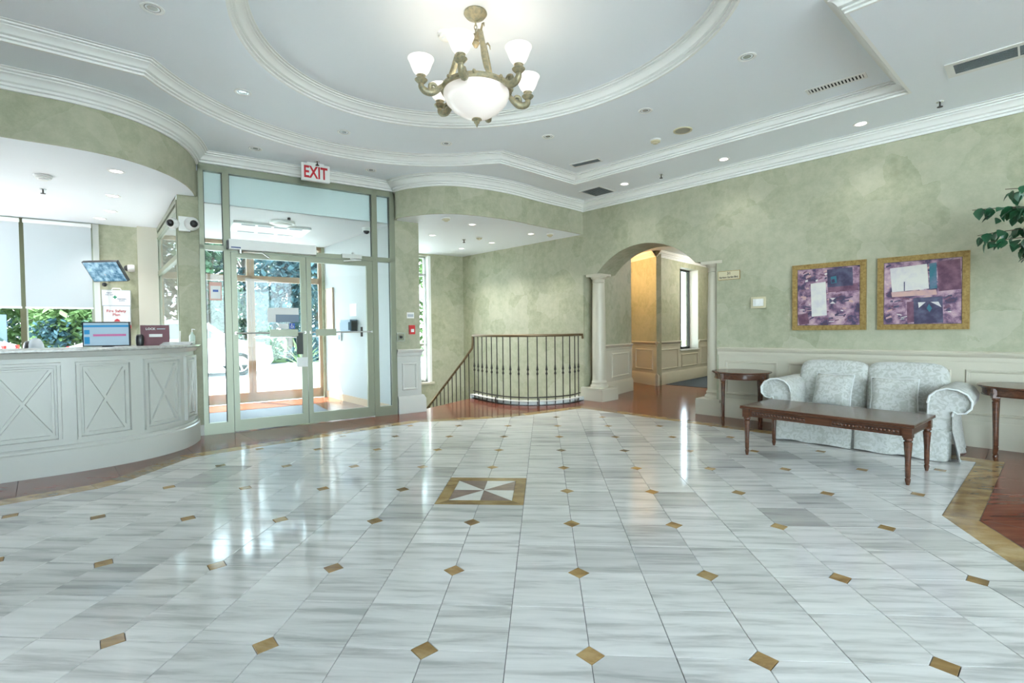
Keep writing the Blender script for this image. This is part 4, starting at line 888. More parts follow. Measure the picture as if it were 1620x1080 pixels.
# ------------------------------------------------------------------ sofa (x along the wall, -y towards the lobby)
sf = thing('sofa', 'pale damask two seat sofa with rolled arms and skirt', 'sofa', atW(3.98,.50,0)); HW, DF = .585, -.40
def arm(side):
    out = [(-.10,.26),(-.10,.50),(-.085,.565),(-.04,.61),(.03,.635),(.10,.625),(.16,.59),(.19,.535),(.185,.475),(.15,.435),(.10,.425),(.075,.44),(.065,.40),(.065,.26)]
    P = [(side*(HW+.06+a), z) for a, z in out]; g = G()
    n = len(P); ys = [DF-.02,DF-.035,.0,.34]; sc = [.94,1,1,1]
    cxm = sum(p[0] for p in P)/n; czm = sum(p[1] for p in P)/n; V = []; F = []
    for y, k in zip(ys, sc): V += [(cxm+(x-cxm)*k, y+(.015 if k < 1 else 0), czm+(z-czm)*k) for x, z in P]
    for j in range(3):
        for i in range(n): F.append((j*n+i, j*n+(i+1)%n, (j+1)*n+(i+1)%n, (j+1)*n+i))
    F += [tuple(range(n)), tuple(range(4*n-1, 3*n-1, -1))]; g.add(V, F); a = g.obj('arm', M['fabric'], sf, smooth=50)
    G().tube([(x, DF-.036, z) for x, z in P[1:-1]], .008, 6).obj('piping', M['piping'], a)
for sd_ in (-1, 1): arm(sd_)
G().box(-HW-.02,DF+.03,.20,HW+.02,.38,.30).obj('base_frame', M['fabric'], sf)
for sgn in (-1, 1):
    G().sphere((sgn*HW*.5,-.08,.275),HW*.5,.33,.085,seg=28,rings=12,p=.35,p2=.5).obj('seat_cushion', M['fabric'], sf, smooth=70)
    bm_ = G().sphere((0,0,0),HW*.545,.13,.30,seg=36,rings=18,p=.45,p2=.42)
    bm_.v = [(x*(1+.10*max(0,z/.30)**2), y*(1.0-.25*max(0,z/.3)), z) for x, y, z in bm_.v]
    bm_.obj('back_cushion', M['fabric'], sf, Matrix.Translation((sgn*HW*.53,.20,.51)) @ Matrix.Rotation(radians(-12),4,'X'), smooth=70)
G().sphere((0,.32,.47),HW+.04,.09,.27,seg=28,rings=12,p=.35,p2=.4).obj('back_frame', M['fabric'], sf, smooth=70)
def skirt(p0, p1, name='skirt', flare=.035, seed=0, nseg=22, zt=.27):
    d = Vector((p1[0]-p0[0], p1[1]-p0[1])); L = d.length; d.normalize(); nrm = Vector((d.y, -d.x)); g = G(); V = []; F = []; R5 = random.Random(seed)
    ph = [R5.uniform(0,6.28) for _ in range(3)]
    rows = ((zt,0.0),(zt*.55,.45),(.012,1.0))
    for lay in (0.0,-.008):
        for z, f in rows:
            for k in range(nseg+1):
                t = k/nseg; wv = f*(.012*sin(t*9+ph[0])+.008*sin(t*21+ph[1])); o_ = nrm*(flare*f+wv+lay)
                V.append((p0[0]+d.x*L*t+o_.x, p0[1]+d.y*L*t+o_.y, z+.006*f*sin(t*13+ph[2])))
    m_ = nseg+1; off = 3*m_
    for lay in (0, off):
        for r in range(2): F += [(lay+r*m_+k, lay+r*m_+k+1, lay+(r+1)*m_+k+1, lay+(r+1)*m_+k) for k in range(nseg)]
    F += [(2*m_+k, 2*m_+k+1, off+2*m_+k+1, off+2*m_+k) for k in range(nseg)]
    g.add(V, F); return g.obj(name, M['fabric'], sf, smooth=60)
ax = HW+.125
skirt((-ax+.0,DF-.03),(-.012,DF-.03),seed=1); skirt((.012,DF-.03),(ax-.03,DF-.03),seed=2); skirt((-ax,.36),(-ax,DF-.01),seed=3); skirt((ax,DF-.01),(ax,.36),seed=4)
skirt((-.06,DF-.012),(.06,DF-.012),'pleat',.01,5,6); skirt((ax-.07,DF-.01),(ax-.005,DF-.01),'pleat',.005,6,6)
def throw(x, y, z, lab, w, rx, rz):
    t = thing('throw_pillow', lab, 'pillow', sf.matrix_world @ T(x,y,z,rz) @ Matrix.Rotation(rx,4,'X'), 'throw pillows on the sofa')
    g = G(); N_g = 14; V = []; F = []
    for sgn in (-1, 1):
        for i in range(N_g+1):
            for j in range(N_g+1):
                a, b = 2*i/N_g-1, 2*j/N_g-1; th = .075*(max(0,(1-a**4)*(1-b**4)))**.55; pin = 1-.06*(1-abs(a*b))*max(abs(a),abs(b))**4
                V.append((a*w/2*pin, sgn*th, w/2+b*w/2*pin))
    m_ = N_g+1
    for lay in (0, m_*m_):
        for i in range(N_g): F += [(lay+i*m_+j, lay+i*m_+j+1, lay+(i+1)*m_+j+1, lay+(i+1)*m_+j) for j in range(N_g)]
    g.add(V, F); g.obj('cover', M['fabric'], t, smooth=70)
    ring = [(-w/2,0,0),(w/2,0,0),(w/2,0,w),(-w/2,0,w)]; pts = []
    for i in range(4):
        a, b = Vector(ring[i]), Vector(ring[(i+1)%4])
        for k in range(6):
            q = a.lerp(b, k/6); c_ = Vector((0,0,w/2)); e_ = (q-c_); mxx = max(abs(e_.x),abs(e_.z))/(w/2); pin = 1-.06*(1-abs(e_.x*e_.z)/(w*w/4)); pts.append(c_+e_*pin)
    G().tube(pts,.006,6,closed=True).obj('piping', M['piping'], t)
throw(-.27,-.10,.35,'square damask throw pillow on the end table side of the sofa',.35,radians(-22),radians(-6))
throw(.26,-.14,.325,'square damask throw pillow nearer the right sofa arm',.37,radians(-24),radians(5))

# ------------------------------------------------------------------ coffee table
ct = thing('coffee_table', 'long walnut coffee table with fluted legs before the sofa', 'table', T(2.475,4.447,0,atan2(-.873,.807)))
LX, LY, HT = .595, .28, .455
G().prism([(-LX-.045,-LY-.045),(LX+.045,-LY-.045),(LX+.045,LY+.045),(-LX-.045,LY+.045)],HT-.012,HT).obj('table_top', M['wood'], ct)
g = G(); rc4 = [(-LX-.04,-LY-.04),(LX+.04,-LY-.04),(LX+.04,LY+.04),(-LX-.04,LY+.04)]; g.mould(rc4,[(-.0,HT-.012),(-.008,HT-.016),(-.004,HT-.024),(.006,HT-.030),(.015,HT-.030)],True); g.obj('top_edge', M['wood'], ct)
for y in (-LY,LY): 
    a = G().box(-LX,y-.012,HT-.095,LX,y+.012,HT-.03).obj('apron', M['wood'], ct)
    sg = -1 if y < 0 else 1
    for x0, x1 in ((-LX+.05,-.10),(.10,LX-.05)):
        G().box(x0,y+sg*.012,HT-.085,x1,y+sg*.014,HT-.045).obj('carved_field', M['wood_dk'], a)
        g = G(); kx = x0+.015
        while kx < x1-.01: g.sphere((kx,y+sg*.015,HT-.066),.012,.005,.010,seg=6,rings=4); kx += .026
        g.obj('beading', M['wood'], a)
    G().box(-.085,y+sg*.012,HT-.088,.085,y+sg*.017,HT-.042).obj('apron_tablet', M['wood'], a)
for x in (-LX,LX):
    a = G().box(x-.012,-LY,HT-.095,x+.012,LY,HT-.03).obj('apron', M['wood'], ct)
    sg = -1 if x < 0 else 1; G().box(x+sg*.012,-LY+.05,HT-.085,x+sg*.014,LY-.05,HT-.045).obj('carved_field', M['wood_dk'], a)
def turned_leg(parent, x, y, hgt, r=.028, blk=.075, sq=True):
    l = G(); seg = 24
    prof = [(.0001,0),(r*.35,0),(r*.42,.006),(r*.62,.03),(r*.66,.045),(r*.45,.052),(r*.62,.06),(r*.68,hgt*.45),(r*.95,hgt-blk-.05),(r*1.0,hgt-blk-.035),(r*.7,hgt-blk-.028),(r*1.05,hgt-blk-.018),(r*1.05,hgt-blk-.005),(r*.85,hgt-blk)]
    l.lathe(prof, seg)
    l.v = [(vx*(1-.10*(1 if (k//len(prof)) % 2 else 0)*(1 if 6 < k % len(prof) < 9 else 0)), vy*(1-.10*(1 if (k//len(prof)) % 2 else 0)*(1 if 6 < k % len(prof) < 9 else 0)), vz) for k, (vx, vy, vz) in enumerate(l.v)]
    lg = l.obj('leg', M['wood'], parent, T(x,y,0), smooth=40)
    if sq: G().box(-r*1.05,-r*1.05,hgt-blk,r*1.05,r*1.05,hgt).obj('leg_block', M['wood'], lg)
    return lg
for x in (-LX,LX):
    for y in (-LY,LY): turned_leg(ct, x, y, HT-.028)

# ------------------------------------------------------------------ round end tables
def end_table(M4, lab):
    t = thing('end_table', lab, 'table', M4, 'round end tables'); R, Hh = .335, .645
    G().lathe([(0.0001,Hh-.018),(R-.02,Hh-.022),(R-.008,Hh-.018),(R,Hh-.010),(R-.004,Hh),(0.0001,Hh)],48).obj('table_top', M['wood'], t, smooth=40)
    G().lathe([(R-.03,Hh-.02),(R-.028,Hh-.03),(R-.035,Hh-.035),(R-.035,Hh-.075),(R-.028,Hh-.08),(R-.03,Hh-.086),(R-.06,Hh-.086)],48).obj('apron', M['wood'], t, smooth=40)
    for k in range(4):
        a = k*pi/2+radians(25); turned_leg(t, (R-.045)*cos(a), (R-.045)*sin(a), Hh-.02, .024, .08)
        G().lathe([(0.0001,.007),(.012,.005),(.018,0)],12,Matrix.Translation(((R-.018)*cos(a),(R-.018)*sin(a),Hh-.06)) @ Matrix.Rotation(a,4,'Z') @ Matrix.Rotation(pi/2,4,'Y')).obj('rosette', M['wood_dk'], t)
end_table(T(2.40,6.208,0,radians(180)), 'round walnut end table between the arch and the sofa')
end_table(atW(5.14,.375,0,radians(201)), 'round walnut end table at the right edge beside the sofa')

# ------------------------------------------------------------------ chandelier
ch = thing('chandelier', 'antique brass chandelier with alabaster bowl and six shades', 'chandelier', T(-.475,3.645,0,radians(-90-7)))
G().lathe([(0.0001,Z3),(.082,Z3),(.085,Z3-.01),(.07,Z3-.03),(.035,Z3-.045),(.015,Z3-.06),(0.0001,Z3-.065)],28).obj('canopy', M['brass'], ch, smooth=35)
for k in range(5):
    zc = Z3-.075-k*.030; pts = [(.010*cos(q),0,.019*sin(q)+zc) for q in [2*pi*i/10 for i in range(10)]]
    if k % 2: pts = [(y, x, z) for x, y, z in pts]
    G().tube(pts,.0032,6,closed=True).obj('chain_link', M['brass'], ch, smooth=50)
RZ = 2.925
G().lathe([(.235,RZ-.015),(.255,RZ-.012),(.262,RZ),(.255,RZ+.018),(.24,RZ+.022),(.232,RZ+.01),(.235,RZ-.015)],48).obj('bowl_ring', M['brass'], ch, smooth=40)
G().lathe([(.238,RZ-.005),(.240,RZ-.035),(.218,RZ-.085),(.168,RZ-.135),(.105,RZ-.175),(.045,RZ-.200),(.0001,RZ-.206)],48).obj('bowl', M['bowl'], ch, smooth=60)
G().lathe([(.0001,RZ-.20),(.035,RZ-.200),(.038,RZ-.208),(.018,RZ-.220),(.022,RZ-.228),(.012,RZ-.238),(.004,RZ-.258),(.0001,RZ-.262)],16).obj('finial', M['brass'], ch, smooth=40)
G().lathe([(.0001,3.345),(.018,3.335),(.035,3.31),(.02,3.29),(.03,3.27),(.012,3.24),(.0001,3.235)],16).obj('hub', M['brass'], ch, smooth=40)
for k in range(3):
    a = k*2*pi/3+radians(35); c_, s_ = cos(a), sin(a)
    G().tube([(r*c_,r*s_,z) for r, z in ((.015,3.30),(.06,3.33),(.10,3.30),(.13,3.22),(.165,3.10),(.205,3.0),(.235,2.945))],[.008,.013,.017,.019,.022,.019,.012],8).obj('strap', M['brass'], ch, smooth=60)
    G().tube([(r*c_,r*s_,z) for r, z in ((.10,3.30),(.14,3.335),(.165,3.325),(.17,3.30))],[.008,.007,.005,.003],6).obj('leaf_scroll', M['brass'], ch, smooth=60)
for k in range(6):
    a = k*pi/3; A = Matrix.Rotation(a,4,'Z')
    armo = G().tube(*smooth3([(.245,0,2.935),(.285,0,2.895),(.33,0,2.868),(.375,0,2.872),(.40,0,2.895),(.402,0,2.925)],[.014,.022,.026,.025,.022,.018]),10)
    pts = [(.315+(.032-.004*q)*cos(1.2*q-.6), 0, 2.905+(.032-.004*q)*sin(1.2*q-.6)) for q in range(7)]
    armo.tube(*smooth3(pts,[.014,.014,.013,.012,.011,.010,.009]),8)
    ar = armo.obj('arm', M['brass'], ch, A, smooth=60)
    G().lathe([(.0001,2.915),(.02,2.918),(.038,2.935),(.046,2.945),(.034,2.955),(.028,2.965),(.034,2.975)],14,T(.402,0,0)).obj('bobeche', M['brass'], ar, smooth=40)
    sh = G().lathe([(.026,2.972),(.040,2.985),(.056,3.005),(.067,3.03),(.076,3.055),(.088,3.082),(.092,3.090),(.089,3.092),(.080,3.078),(.068,3.055),(.059,3.03),(.048,3.007),(.034,2.990),(.022,2.977)],24,T(.402,0,0)).obj('lamp_shade', M['shade'], ch, A, smooth=60)
    pd = bpy.data.lights.new('bulb', 'POINT'); pd.energy = 0.12; pd.color = (1.0, .88, .74); pd.shadow_soft_size = .03; po = bpy.data.objects.new('bulb', pd); COL.objects.link(po); po.parent = ch; po.location = A @ Vector((.402,0,3.10))
pd = bpy.data.lights.new('bowl_bulb', 'POINT'); pd.energy = 0.6; pd.color = (1.0,.88,.74); pd.shadow_soft_size = .1; po = bpy.data.objects.new('bowl_bulb', pd); COL.objects.link(po); po.parent = ch; po.location = (0,0,3.0)
for k in range(8):
    a = k*pi/4+.2; G().sphere((.258*cos(a),.258*sin(a),RZ+.012),.022,.012,.016,M=Matrix()).obj('leaf_ornament', M['brass'], ch, smooth=60)

# ------------------------------------------------------------------ ceiling fittings
def downlight(x, y, z, lab, on=False, r=.062, power=3):
    t = thing('downlight', lab, 'ceiling light', T(x,y,z), 'recessed ceiling downlights')
    G().lathe([(r*.78,-.001),(r*1.05,-.006),(r*1.12,-.004),(r*1.15,.001)],28).obj('trim_ring', M['plastic_w'], t, smooth=40)
    if on: G().lathe([(.0001,-.001),(r*.80,-.001)],24).obj('lens', M['lamp_on'], t)
    else: G().lathe([(r*.80,-.001),(r*.62,.0005),(r*.3,-.0008),(.0001,-.001)],24).obj('reflector', M['lamp_off'], t)
    if on:
        sp = bpy.data.lights.new('downlight_bulb', 'SPOT'); sp.energy = power; sp.spot_size = radians(110); sp.spot_blend = .8; sp.color = (1.0,.97,.92); sp.shadow_soft_size = .05
        so = bpy.data.objects.new('downlight_bulb', sp); COL.objects.link(so); so.parent = t; so.location = (0,0,-.02)
    return t
for x, y, lab in ((-2.609,3.231,'unlit recessed downlight nearest the top left corner'),(-2.718,4.409,'unlit recessed downlight between the two mouldings on the desk side'),(-2.173,5.377,'unlit tray downlight left of the chandelier, above the EXIT sign'),(-1.121,5.812,'unlit tray downlight directly below and left of the chandelier'),(.068,5.713,'unlit tray downlight just right of the chandelier'),(1.042,5.13,'unlit tray downlight above the smoke detector'),(1.667,4.194,'large looking unlit downlight right of the oval recess')): downlight(x, y, Z2, lab)
for x, y, lab, on in ((-3.222,5.44,'unlit soffit downlight left of the EXIT sign',False),(-2.198,6.30,'unlit soffit downlight right of the EXIT sign',False),(1.175,7.262,'lit soffit downlight beside the large square vent',True),(2.235,6.329,'lit soffit downlight above the arch and thermostat',True),(3.269,5.365,'lit soffit downlight above the framed pictures',True)): downlight(x, y, Z1, lab, on)
for x, y, lab in ((-4.072,4.536,'lit downlight over the desk nearest the bulkhead'),(-4.836,5.336,'second lit downlight over the desk from the bulkhead'),(-5.467,5.987,'third lit downlight over the desk from the bulkhead'),(-5.95,6.35,'lit downlight over the desk nearest the window wall')): downlight(x, y, ZL, lab, True, .062, 8)
for x, y, lab in ((-1.042,7.312,'lit downlight in the stair ceiling nearest the bulkhead'),(-1.807,8.057,'lit stair ceiling downlight nearest the pilaster'),(-.196,8.149,'lit stair ceiling downlight nearest the picture wall'),(-.917,8.888,'lit stair ceiling downlight in the middle of the stairwell'),(-1.556,9.431,'lit stair ceiling downlight nearest the stair window')): downlight(x, y, ZL, lab, True, .055, 18)
def detector(x, y, z, lab, r=.055, mt='plastic_c', deep=.045):
    t = thing('smoke_detector', lab, 'detector', T(x,y,z), 'ceiling detectors'); G().lathe([(r*1.15,0),(r*1.15,-.012),(r,-.016)],22).obj('base', M['plastic_w'], t, smooth=40)
    G().lathe([(r,-.012),(r*.95,-.03),(r*.6,-.034),(r*.55,-deep),(r*.2,-deep-.006),(.0001,-deep-.006)],22).obj('head', M[mt], t, smooth=40); return t
detector(1.318,5.925,Z2,'cream smoke detector beside the round ceiling speaker'); detector(-.738,3.887,Z3,'white detector in the oval recess beside the chandelier canopy',.06,'plastic_w'); detector(-4.881,4.591,ZL,'white detector on the ceiling over the desk',.065,'plastic_w')
detector(-1.341,6.85,ZL,'cream detector in the stair ceiling nearest the bulkhead',.055); detector(-1.07,8.318,ZL,'cream detector in the middle of the stair ceiling',.05); detector(.114,8.187,ZL,'cream detector in the stair ceiling nearest the picture wall',.05)
t = thing('ceiling_speaker', 'round beige ceiling speaker beside the smoke detector', 'speaker', T(1.559,5.672,Z2)); G().lathe([(.0001,-.004),(.085,-.006),(.09,-.010),(.10,-.008),(.102,0)],28).obj('rim', M['plastic_c'], t, smooth=40); M['grille'] = mat('beige_grille', (0.38,0.37,0.29), .6); G().lathe([(.0001,-.007),(.08,-.0075)],28).obj('grille', M['grille'], t)
def sprinkler(x, y, z, lab):
    t = thing('sprinkler', lab, 'sprinkler', T(x,y,z), 'fire sprinklers'); G().lathe([(.0001,-.006),(.028,-.005),(.03,0)],14).obj('escutcheon', M['steel'], t); G().cyl(.007,-.045,-.004,8).obj('stem', M['iron'], t); G().cyl(.022,-.050,-.045,12).obj('deflector', M['iron'], t)
sprinkler(1.601,6.867,Z1,'dark sprinkler in the soffit above the arch'); sprinkler(3.692,4.906,Z1,'dark sprinkler in the soffit near the long grille'); sprinkler(-5.327,5.006,ZL,'dark sprinkler in the ceiling over the desk'); sprinkler(-1.359,8.517,ZL,'dark sprinkler in the stair ceiling'); sprinkler(-2.726,5.911,Z1,'dark sprinkler in the soffit right above the EXIT sign'); 
t = thing('sprinkler', 'dark sprinkler in the vestibule ceiling', 'sprinkler', atD(1.05,.40,2.70), 'fire sprinklers'); G().cyl(.02,-.03,0,10).obj('stem', M['iron'], t)
def vent(x, y, z, rz, lx, ly, lab, n, along, border=.022):
    t = thing('ceiling_vent', lab, 'vent', T(x,y,z,rz), 'ceiling air vents')
    G().box(-lx/2,-ly/2,-.002,lx/2,ly/2,-.0005).obj('painted_cavity_shade', M['vent_shade'], t)  # flat near-black plate, painted as the shade behind the slats
    b = border; G().box(-lx/2-b,-ly/2-b,-.006,lx/2+b,-ly/2,0).box(-lx/2-b,ly/2,-.006,lx/2+b,ly/2+b,0).box(-lx/2-b,-ly/2,-.006,-lx/2,ly/2,0).box(lx/2,-ly/2,-.006,lx/2+b,ly/2,0).obj('border', M['plastic_w'], t)
    for k in range(n):
        if along: a = -ly/2+ly*(k+.5)/n; me = G().box(-lx/2,a-ly/n*.22,-.006,lx/2,a+ly/n*.22,-.002)
        else: a = -lx/2+lx*(k+.5)/n; me = G().box(a-lx/n*.25,-ly/2,-.006,a+lx/n*.25,ly/2,-.002)
        me.obj('slat', M['vent'] if along else M['plastic_w'], t)
    return t
vent(.576,6.645,Z2,radians(-31),.38,.10,'small dark ceiling vent in the tray near the smoke detector',5,True)
vent(2.655,4.722,Z2,radians(-40),.42,.085,'ribbed ceiling vent in the tray corner above the pictures',16,False)
vent(.83,7.61,Z1,radians(-43),.34,.38,'large square dark vent in the soffit above the railing end',9,True)
lg = vent(4.15,3.55,Z1,radians(-43),2.2,.20,'long dark linear grille in the soffit at the top right',7,True,.05)
for k in range(5): G().box(-1.1+.36*(k+1),-.10,-.0075,-1.1+.36*(k+1)+.012,.10,-.002).obj('divider', M['plastic_w'], lg)
t = thing('unseen_corridor_lamp', 'warm flush lamp on the corridor ceiling beyond the arch', 'ceiling lamp', T(1.30,10.35,2.75)); G().lathe([(.0001,-.05),(.09,-.045),(.12,-.01),(.12,0)],24).obj('diffuser', M['lamp_on'], t, smooth=50)
pd = bpy.data.lights.new('unseen_corridor_bulb', 'POINT'); pd.energy = 11; pd.color = (1.0,.56,.24); pd.shadow_soft_size = .1; po = bpy.data.objects.new('unseen_corridor_bulb', pd); COL.objects.link(po); po.parent = t; po.location = (0,0,-.15)

t = thing('unseen_corridor_lamp', 'added unseen lamp brightening the deep corridor', 'ceiling lamp', T(4.0,10.6,2.75)); G().lathe([(.0001,-.05),(.09,-.045),(.12,-.01),(.12,0)],24).obj('diffuser', M['lamp_on'], t, smooth=50)  # added lamp, out of view, only there to brighten the corridor
pd = bpy.data.lights.new('unseen_corridor_bulb', 'POINT'); pd.energy = 14; pd.color = (1.0,.95,.86); pd.shadow_soft_size = .12; po = bpy.data.objects.new('unseen_corridor_bulb', pd); COL.objects.link(po); po.parent = t; po.location = (0,0,-.15)

# ------------------------------------------------------------------ ficus at the right edge
pl = thing('potted_ficus', 'dark green ficus reaching in from the right edge', 'plant', atW(5.65,.75,0))
G().lathe([(.0001,0),(.17,0),(.21,.30),(.23,.36),(.20,.36),(.19,.33),(.0001,.33)],24).obj('pot', M['terracotta'], pl, smooth=40)
G().tube([(0,0,.3),(.02,.01,.9),(-.01,-.02,1.5),(.0,0,2.1),(.02,0,2.45)],[.03,.027,.022,.016,.008],8).obj('trunk', M['bark'], pl, smooth=50)
PR = random.Random(11); lf = []
for (a, b, nr) in ((-1,1,0),):
    pass
lmesh = []
for k in range(3):
    g = G(); V = [(0,0,0),(.014,.012,.004),(.020,.032,.006),(.013,.058,.0),(0,.085,-.012),(-.013,.058,.0),(-.020,.032,.006),(-.014,.012,.004),(0,.03,-.002),(0,.058,-.006)]
    F = [(0,1,8),(1,2,8),(2,9,8),(2,3,9),(3,4,9),(4,5,9),(5,6,9),(6,8,9),(6,7,8),(7,0,8)]; sc_ = (.9,1.05,1.2)[k]
    g.add([(x*sc_*1.55, y*sc_, z*sc_) for x, y, z in V], F); me = g.mesh('leaf', 60); me.materials.append(M['ficus']); lmesh.append(me)
def branch(p0, p1, sag, nleaf):
    p0, p1 = Vector(p0), Vector(p1); pts = [p0.lerp(p1,t/8)-Vector((0,0,sag*(t/8)**2)) for t in range(9)]
    G().tube(pts,[.007-.0005*i for i in range(9)],5).obj('branch', M['bark'], pl)
    for k in range(nleaf):
        t = .25+.75*k/nleaf; i = min(7,int(t*8)); q = pts[i].lerp(pts[i+1],t*8-i); dirv = (pts[i+1]-pts[i]).normalized()
        yawl = atan2(dirv.y,dirv.x)+(1 if k % 2 else -1)*PR.uniform(.2,1.7); q = q+Vector((PR.uniform(-.03,.03),PR.uniform(-.04,.04),PR.uniform(-.05,.02)))
        link('leaf', lmesh[k%3], None, pl, Matrix.Translation(q) @ Matrix.Rotation(yawl-pi/2,4,'Z') @ Matrix.Rotation(-PR.uniform(.35,1.45),4,'X') @ Matrix.Rotation(PR.uniform(-.9,.9),4,'Y'))
for (x1, y1, z1, z0, sg, nl) in ((-.86,-.02,2.27,2.0,.12,30),(-.83,.06,2.12,1.86,.18,32),(-.66,-.1,2.40,2.1,.13,26),(-.58,.05,1.96,1.75,.12,24),(-.55,-.05,2.10,1.85,.12,22),(-.56,.08,1.84,1.6,.10,20),(-.70,.12,2.30,2.0,.20,22),(-.78,.02,2.02,1.8,.15,24),(-.62,-.06,2.22,1.95,.10,24),(-.60,.1,2.03,1.8,.2,20),(-.52,-.02,2.34,2.1,.1,20),(.5,.1,2.2,1.9,.1,10),(.3,-.5,2.1,1.8,.1,10),(-.1,-.6,2.0,1.8,.15,10),(-.2,.2,2.6,2.2,.1,10),(.4,-.3,1.8,1.6,.1,10)):
    branch((0,0,z0),(x1,y1,z1),sg,nl)

# ------------------------------------------------------------------ outdoors
cnp = struct(G().box(-7,FA+.22,3.0,6.5,FA+1.0,3.2).obj('roof_light_blocker', M['crown'], M=FD), 'added unseen white overhang shading the facade')  # unseen overhang, added to cut the daylight on the facade
G().box(-7,FA+1.0,2.95,6.5,FA+1.05,3.26).obj('light_blocker_edge', M['alu'], cnp)
gp = [dp(-30,FA+.22),dp(40,FA+.22),dp(40,70),dp(-30,70)]
struct(flat('ground', [gp], [], -.03, M['asphalt']), 'sunlit pale driveway outside the entrance')
struct(flat('ground_side', [[dp(5.6,-1.2),dp(40,-1.2),dp(40,FA+.2),dp(5.6,FA+.2)]], [], -.03, M['asphalt']), 'paved ground outside the corridor window')
M['paving'] = mat('pale_paving', (0.52, 0.54, 0.56), 0.9)
struct(flat('ground_rear', [[(-25,RB-.2),(25,RB-.2),(25,RB-30),(-25,RB-30)]], [], -.03, M['paving']), 'paved ground behind the rear windows')
lawn = flat('lawn', [[dp(-30,14.5),dp(40,14.5),dp(40,70),dp(-30,70)]], [], -.01, M['grass']); tag(lawn, 'green lawn under the trees beyond the driveway', 'lawn', kind='structure')
def tree(u, n, hgt, rx, rz, lm, lab, seed, nl=4200, trunk=True, z0=None, name='street_tree', leaf=.34):
    t = thing(name, lab, 'tree' if trunk else 'shrub', atD(u,n,-.02), 'trees outside' if trunk else 'shrubs outside'); R5 = random.Random(seed)
    zc = hgt*.47 if z0 is None else z0; rz = rz if z0 else hgt*.47
    if trunk:
        G().tube([(0,0,0),(.08,.02,hgt*.3),(-.05,.05,hgt*.6),(0,0,hgt*.85)],[.16,.13,.09,.03],8).obj('trunk', M['bark'], t, smooth=50)
        for k in range(4):
            a = R5.uniform(0,6.28); G().tube([(.02,.03,hgt*.35+k*.25),(rx*.4*cos(a),rx*.4*sin(a),hgt*.55+k*.2),(rx*.7*cos(a),rx*.7*sin(a),hgt*.75)],[.06,.04,.015],6).obj('bough', M['bark'], t)
    clumps = [(R5.uniform(-.65,.65)*rx, R5.uniform(-.65,.65)*rx, zc+R5.uniform(-.75,.75)*rz, R5.uniform(.28,.5)) for _ in range(16)]
    g = G()
    for k in range(nl):
        cx_, cy_, cz_, cr = clumps[k % 16]; th, ph = R5.uniform(0,6.28), math.acos(R5.uniform(-1,1)); q = cr*R5.uniform(.6,1)**.5
        c_ = Vector((cx_+rx*q*sin(ph)*cos(th), cy_+rx*q*sin(ph)*sin(th), max(.05,cz_+rz*q*cos(ph))))
        Rm = Matrix.Rotation(R5.uniform(0,6.28),3,'Z') @ Matrix.Rotation(R5.uniform(-1,1),3,'X'); s_ = leaf*R5.uniform(.6,1.2)
        g.add([c_+Rm @ Vector(p) for p in ((-s_*.3,0,0),(0,-s_*.55,.02),(s_*.3,0,0),(0,s_*.55,-.02))], [(0,1,2,3)])
    f = g.obj('foliage', M[lm], t); f['kind'] = 'stuff'; return t
TREES = [(-6.6,20.5,7.5,1.9,'leafB','bluish tree behind the fence at the far left window'),(-4.5,18.2,7,1.6,'leafC','light green tree left of the reception window mullion'),(-3.0,16.2,6.5,1.5,'leafC','leafy green tree in the middle of the reception window'),(-1.2,19,8.5,1.8,'leafB','bluish tree seen through the narrow side screen'),
 (0.9,17.5,8,1.6,'leafA','green tree seen through the left sidelight'),(2.6,20,10,1.9,'leafB','blue green tree on the hinge side of the left door leaf'),(3.9,16.4,8.5,1.5,'leafB','dark blue green tree in the middle of the left door leaf'),(5.6,19,9,1.8,'leafA','green tree at the meeting of the door leaves'),
 (8.9,18,9,2.0,'leafC','light green tree beyond the right door leaf'),(11.0,16.5,9,1.9,'leafC','pale green tree filling the stair window'),(3.4,26,13,3.5,'leafA','tall green tree rising behind the others')]
for k, (u, n, hh, rx, lm, lab) in enumerate(TREES): tree(u, n, hh, rx, rx, lm, lab, 40+k)
for k, (u, n, rx, lab) in enumerate(((-3.3,15.2,.8,'low green shrub in the reception window left of the monitor'),(-2.2,14.4,.8,'green shrub behind the tail of the white car'),(.6,14.9,.9,'green shrub beyond the bonnet of the white car'),(2.5,14.6,.9,'green hedge shrub seen low through the left door'),(4.4,14.4,.9,'green hedge shrub beside the spiky plant'))): tree(u, n, 1.6, rx, .85, ('leafB','leafA')[k%2], lab, 80+k, 900, False, .75, 'garden_shrub', .2)
fn = thing('garden_fence', 'blue grey plank fence behind the left reception window', 'fence', atD(-11.5,16.8,-.02)); pk = G().box(0,0,0,.18,.03,1.9).mesh('fence_plank'); pk.materials.append(M['fence'])
for k in range(33): link('fence_plank', pk, None, fn, T(k*.2,0,0))
G().box(0,.03,.4,6.6,.08,.5).box(0,.03,1.5,6.6,.08,1.6).obj('fence_rail', M['fence'], fn)
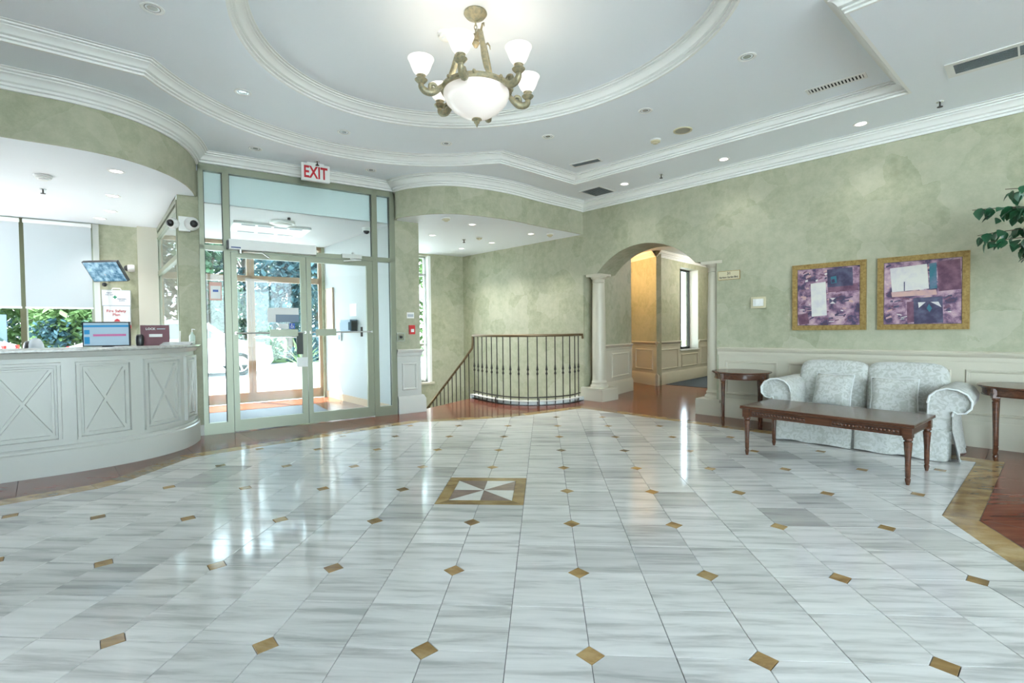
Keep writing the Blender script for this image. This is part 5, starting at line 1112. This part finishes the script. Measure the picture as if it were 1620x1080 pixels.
def car(M4, lab, paint):
    t = thing('parked_car', lab, 'car', M4, 'cars parked outside')
    side = [(-2.2,.35),(-2.25,.62),(-2.18,.92),(-1.95,1.0),(-1.55,1.42),(-1.2,1.56),(.35,1.56),(.65,1.50),(1.25,1.05),(2.05,.90),(2.25,.70),(2.28,.40),(2.2,.30),(-2.1,.30)]
    g = G(); n = len(side); V = []; F = []
    ws = [(.88,1.0),(.80,1.0)]
    def wd_(z, s): return s*(.90 if z < 1.0 else .90-.30*(z-1.0))
    for s in (-1, 1): V += [(x, wd_(z,s), z) for x, z in side]
    F += [tuple(range(n-1,-1,-1)), tuple(range(n,2*n))]+[(i,(i+1)%n,n+(i+1)%n,n+i) for i in range(n)]
    g.add(V, F); b = g.obj('body', paint, t, smooth=35)
    gl = G()
    for s in (-1, 1):
        for pl_ in ([(-1.62,1.06),(-1.30,1.44),(-.55,1.46),(-.55,1.06)],[(-.48,1.06),(-.48,1.46),(.35,1.46),(.55,1.40),(1.0,1.06)]):
            gl.add([(x, wd_(z,s)+s*.012, z) for x, z in pl_], [tuple(range(len(pl_)))])
    gl.add([(.70,-.70,1.49),(.70,.70,1.49),(1.24,.84,1.07),(1.24,-.84,1.07)],[(0,1,2,3)],T(.012,0,.012)); gl.add([(-1.55,-.72,1.42),(-1.55,.72,1.42),(-1.92,.84,1.04),(-1.92,-.84,1.04)],[(0,1,2,3)],T(-.012,0,.012))
    gl.obj('window_glass', M['carglass'], t)
    for x in (-1.38,1.42):
        for s in (-1, 1):
            R = Matrix.Translation((x,s*.80,.33)) @ Matrix.Rotation(-s*pi/2,4,'X')
            w_ = G().lathe([(.22,-.1),(.31,-.1),(.33,-.06),(.33,.07),(.31,.115),(.22,.115),(.21,.09)],28).obj('wheel', M['tyre'], t, R, smooth=40)
            rim = G().lathe([(.0001,.10),(.05,.11),(.06,.09)],14); rim.lathe([(.195,.118),(.22,.118),(.22,.06),(.195,.06)],28)
            for k in range(5):
                a = k*2*pi/5; rim.box(.04,-.022,.085,.205,.022,.11,Matrix.Rotation(a,4,'Z'))
            rim.obj('rim', M['steel'], w_); G().cyl(.2,.02,.03,20).obj('brake_disc', M['iron'], w_)
    for s in (-1, 1):
        G().box(-2.24,s*.84,.72,-2.0,s*.60,.92).obj('tail_light', M['taillight'], t); G().box(2.12,s*.82,.68,2.25,s*.5,.82).obj('head_light', M['plastic_w'], t); G().sphere((.85,s*.98,1.08),.09,.10,.07,p=.6).obj('wing_mirror', paint, t)
    G().box(-2.27,-.8,.38,-2.2,.8,.52).obj('bumper', M['black'], t)
    return t
car(atD(-.15,10.0,-.03), 'white car parked across the driveway outside the doors', M['carpaint'])
car(atD(-6.35,13.2,-.03,radians(180)), 'white car at the far left of the reception window', M['carpaint'])
sp = thing('spiky_plant', 'spiky yucca in a pale planter outside the left door', 'plant', atD(1.95,4.3,-.03)); G().lathe([(.0001,0),(.18,0),(.25,.48),(.27,.52),(.23,.52),(.22,.46),(.0001,.46)],24).obj('planter', M['terracotta'], sp, smooth=40)
R5 = random.Random(3)
for k in range(34):
    a = R5.uniform(0,6.28); el = R5.uniform(.25,1.4); L_ = R5.uniform(.55,.95); d0 = Vector((cos(a)*cos(el), sin(a)*cos(el), sin(el))); sdv_ = Vector((-sin(a),cos(a),0))*.022; g = G(); V = []
    for i, (t_, w2) in enumerate(((0,.7),(.35,1),(.7,.75),(1,.05))): c_ = Vector((0,0,.47))+d0*L_*t_-Vector((0,0,.18*t_*t_)); V += [c_-sdv_*w2, c_+sdv_*w2]
    g.add(V, [(0,1,3,2),(2,3,5,4),(4,5,7,6)]); g.obj('blade', M['leafC'], sp)
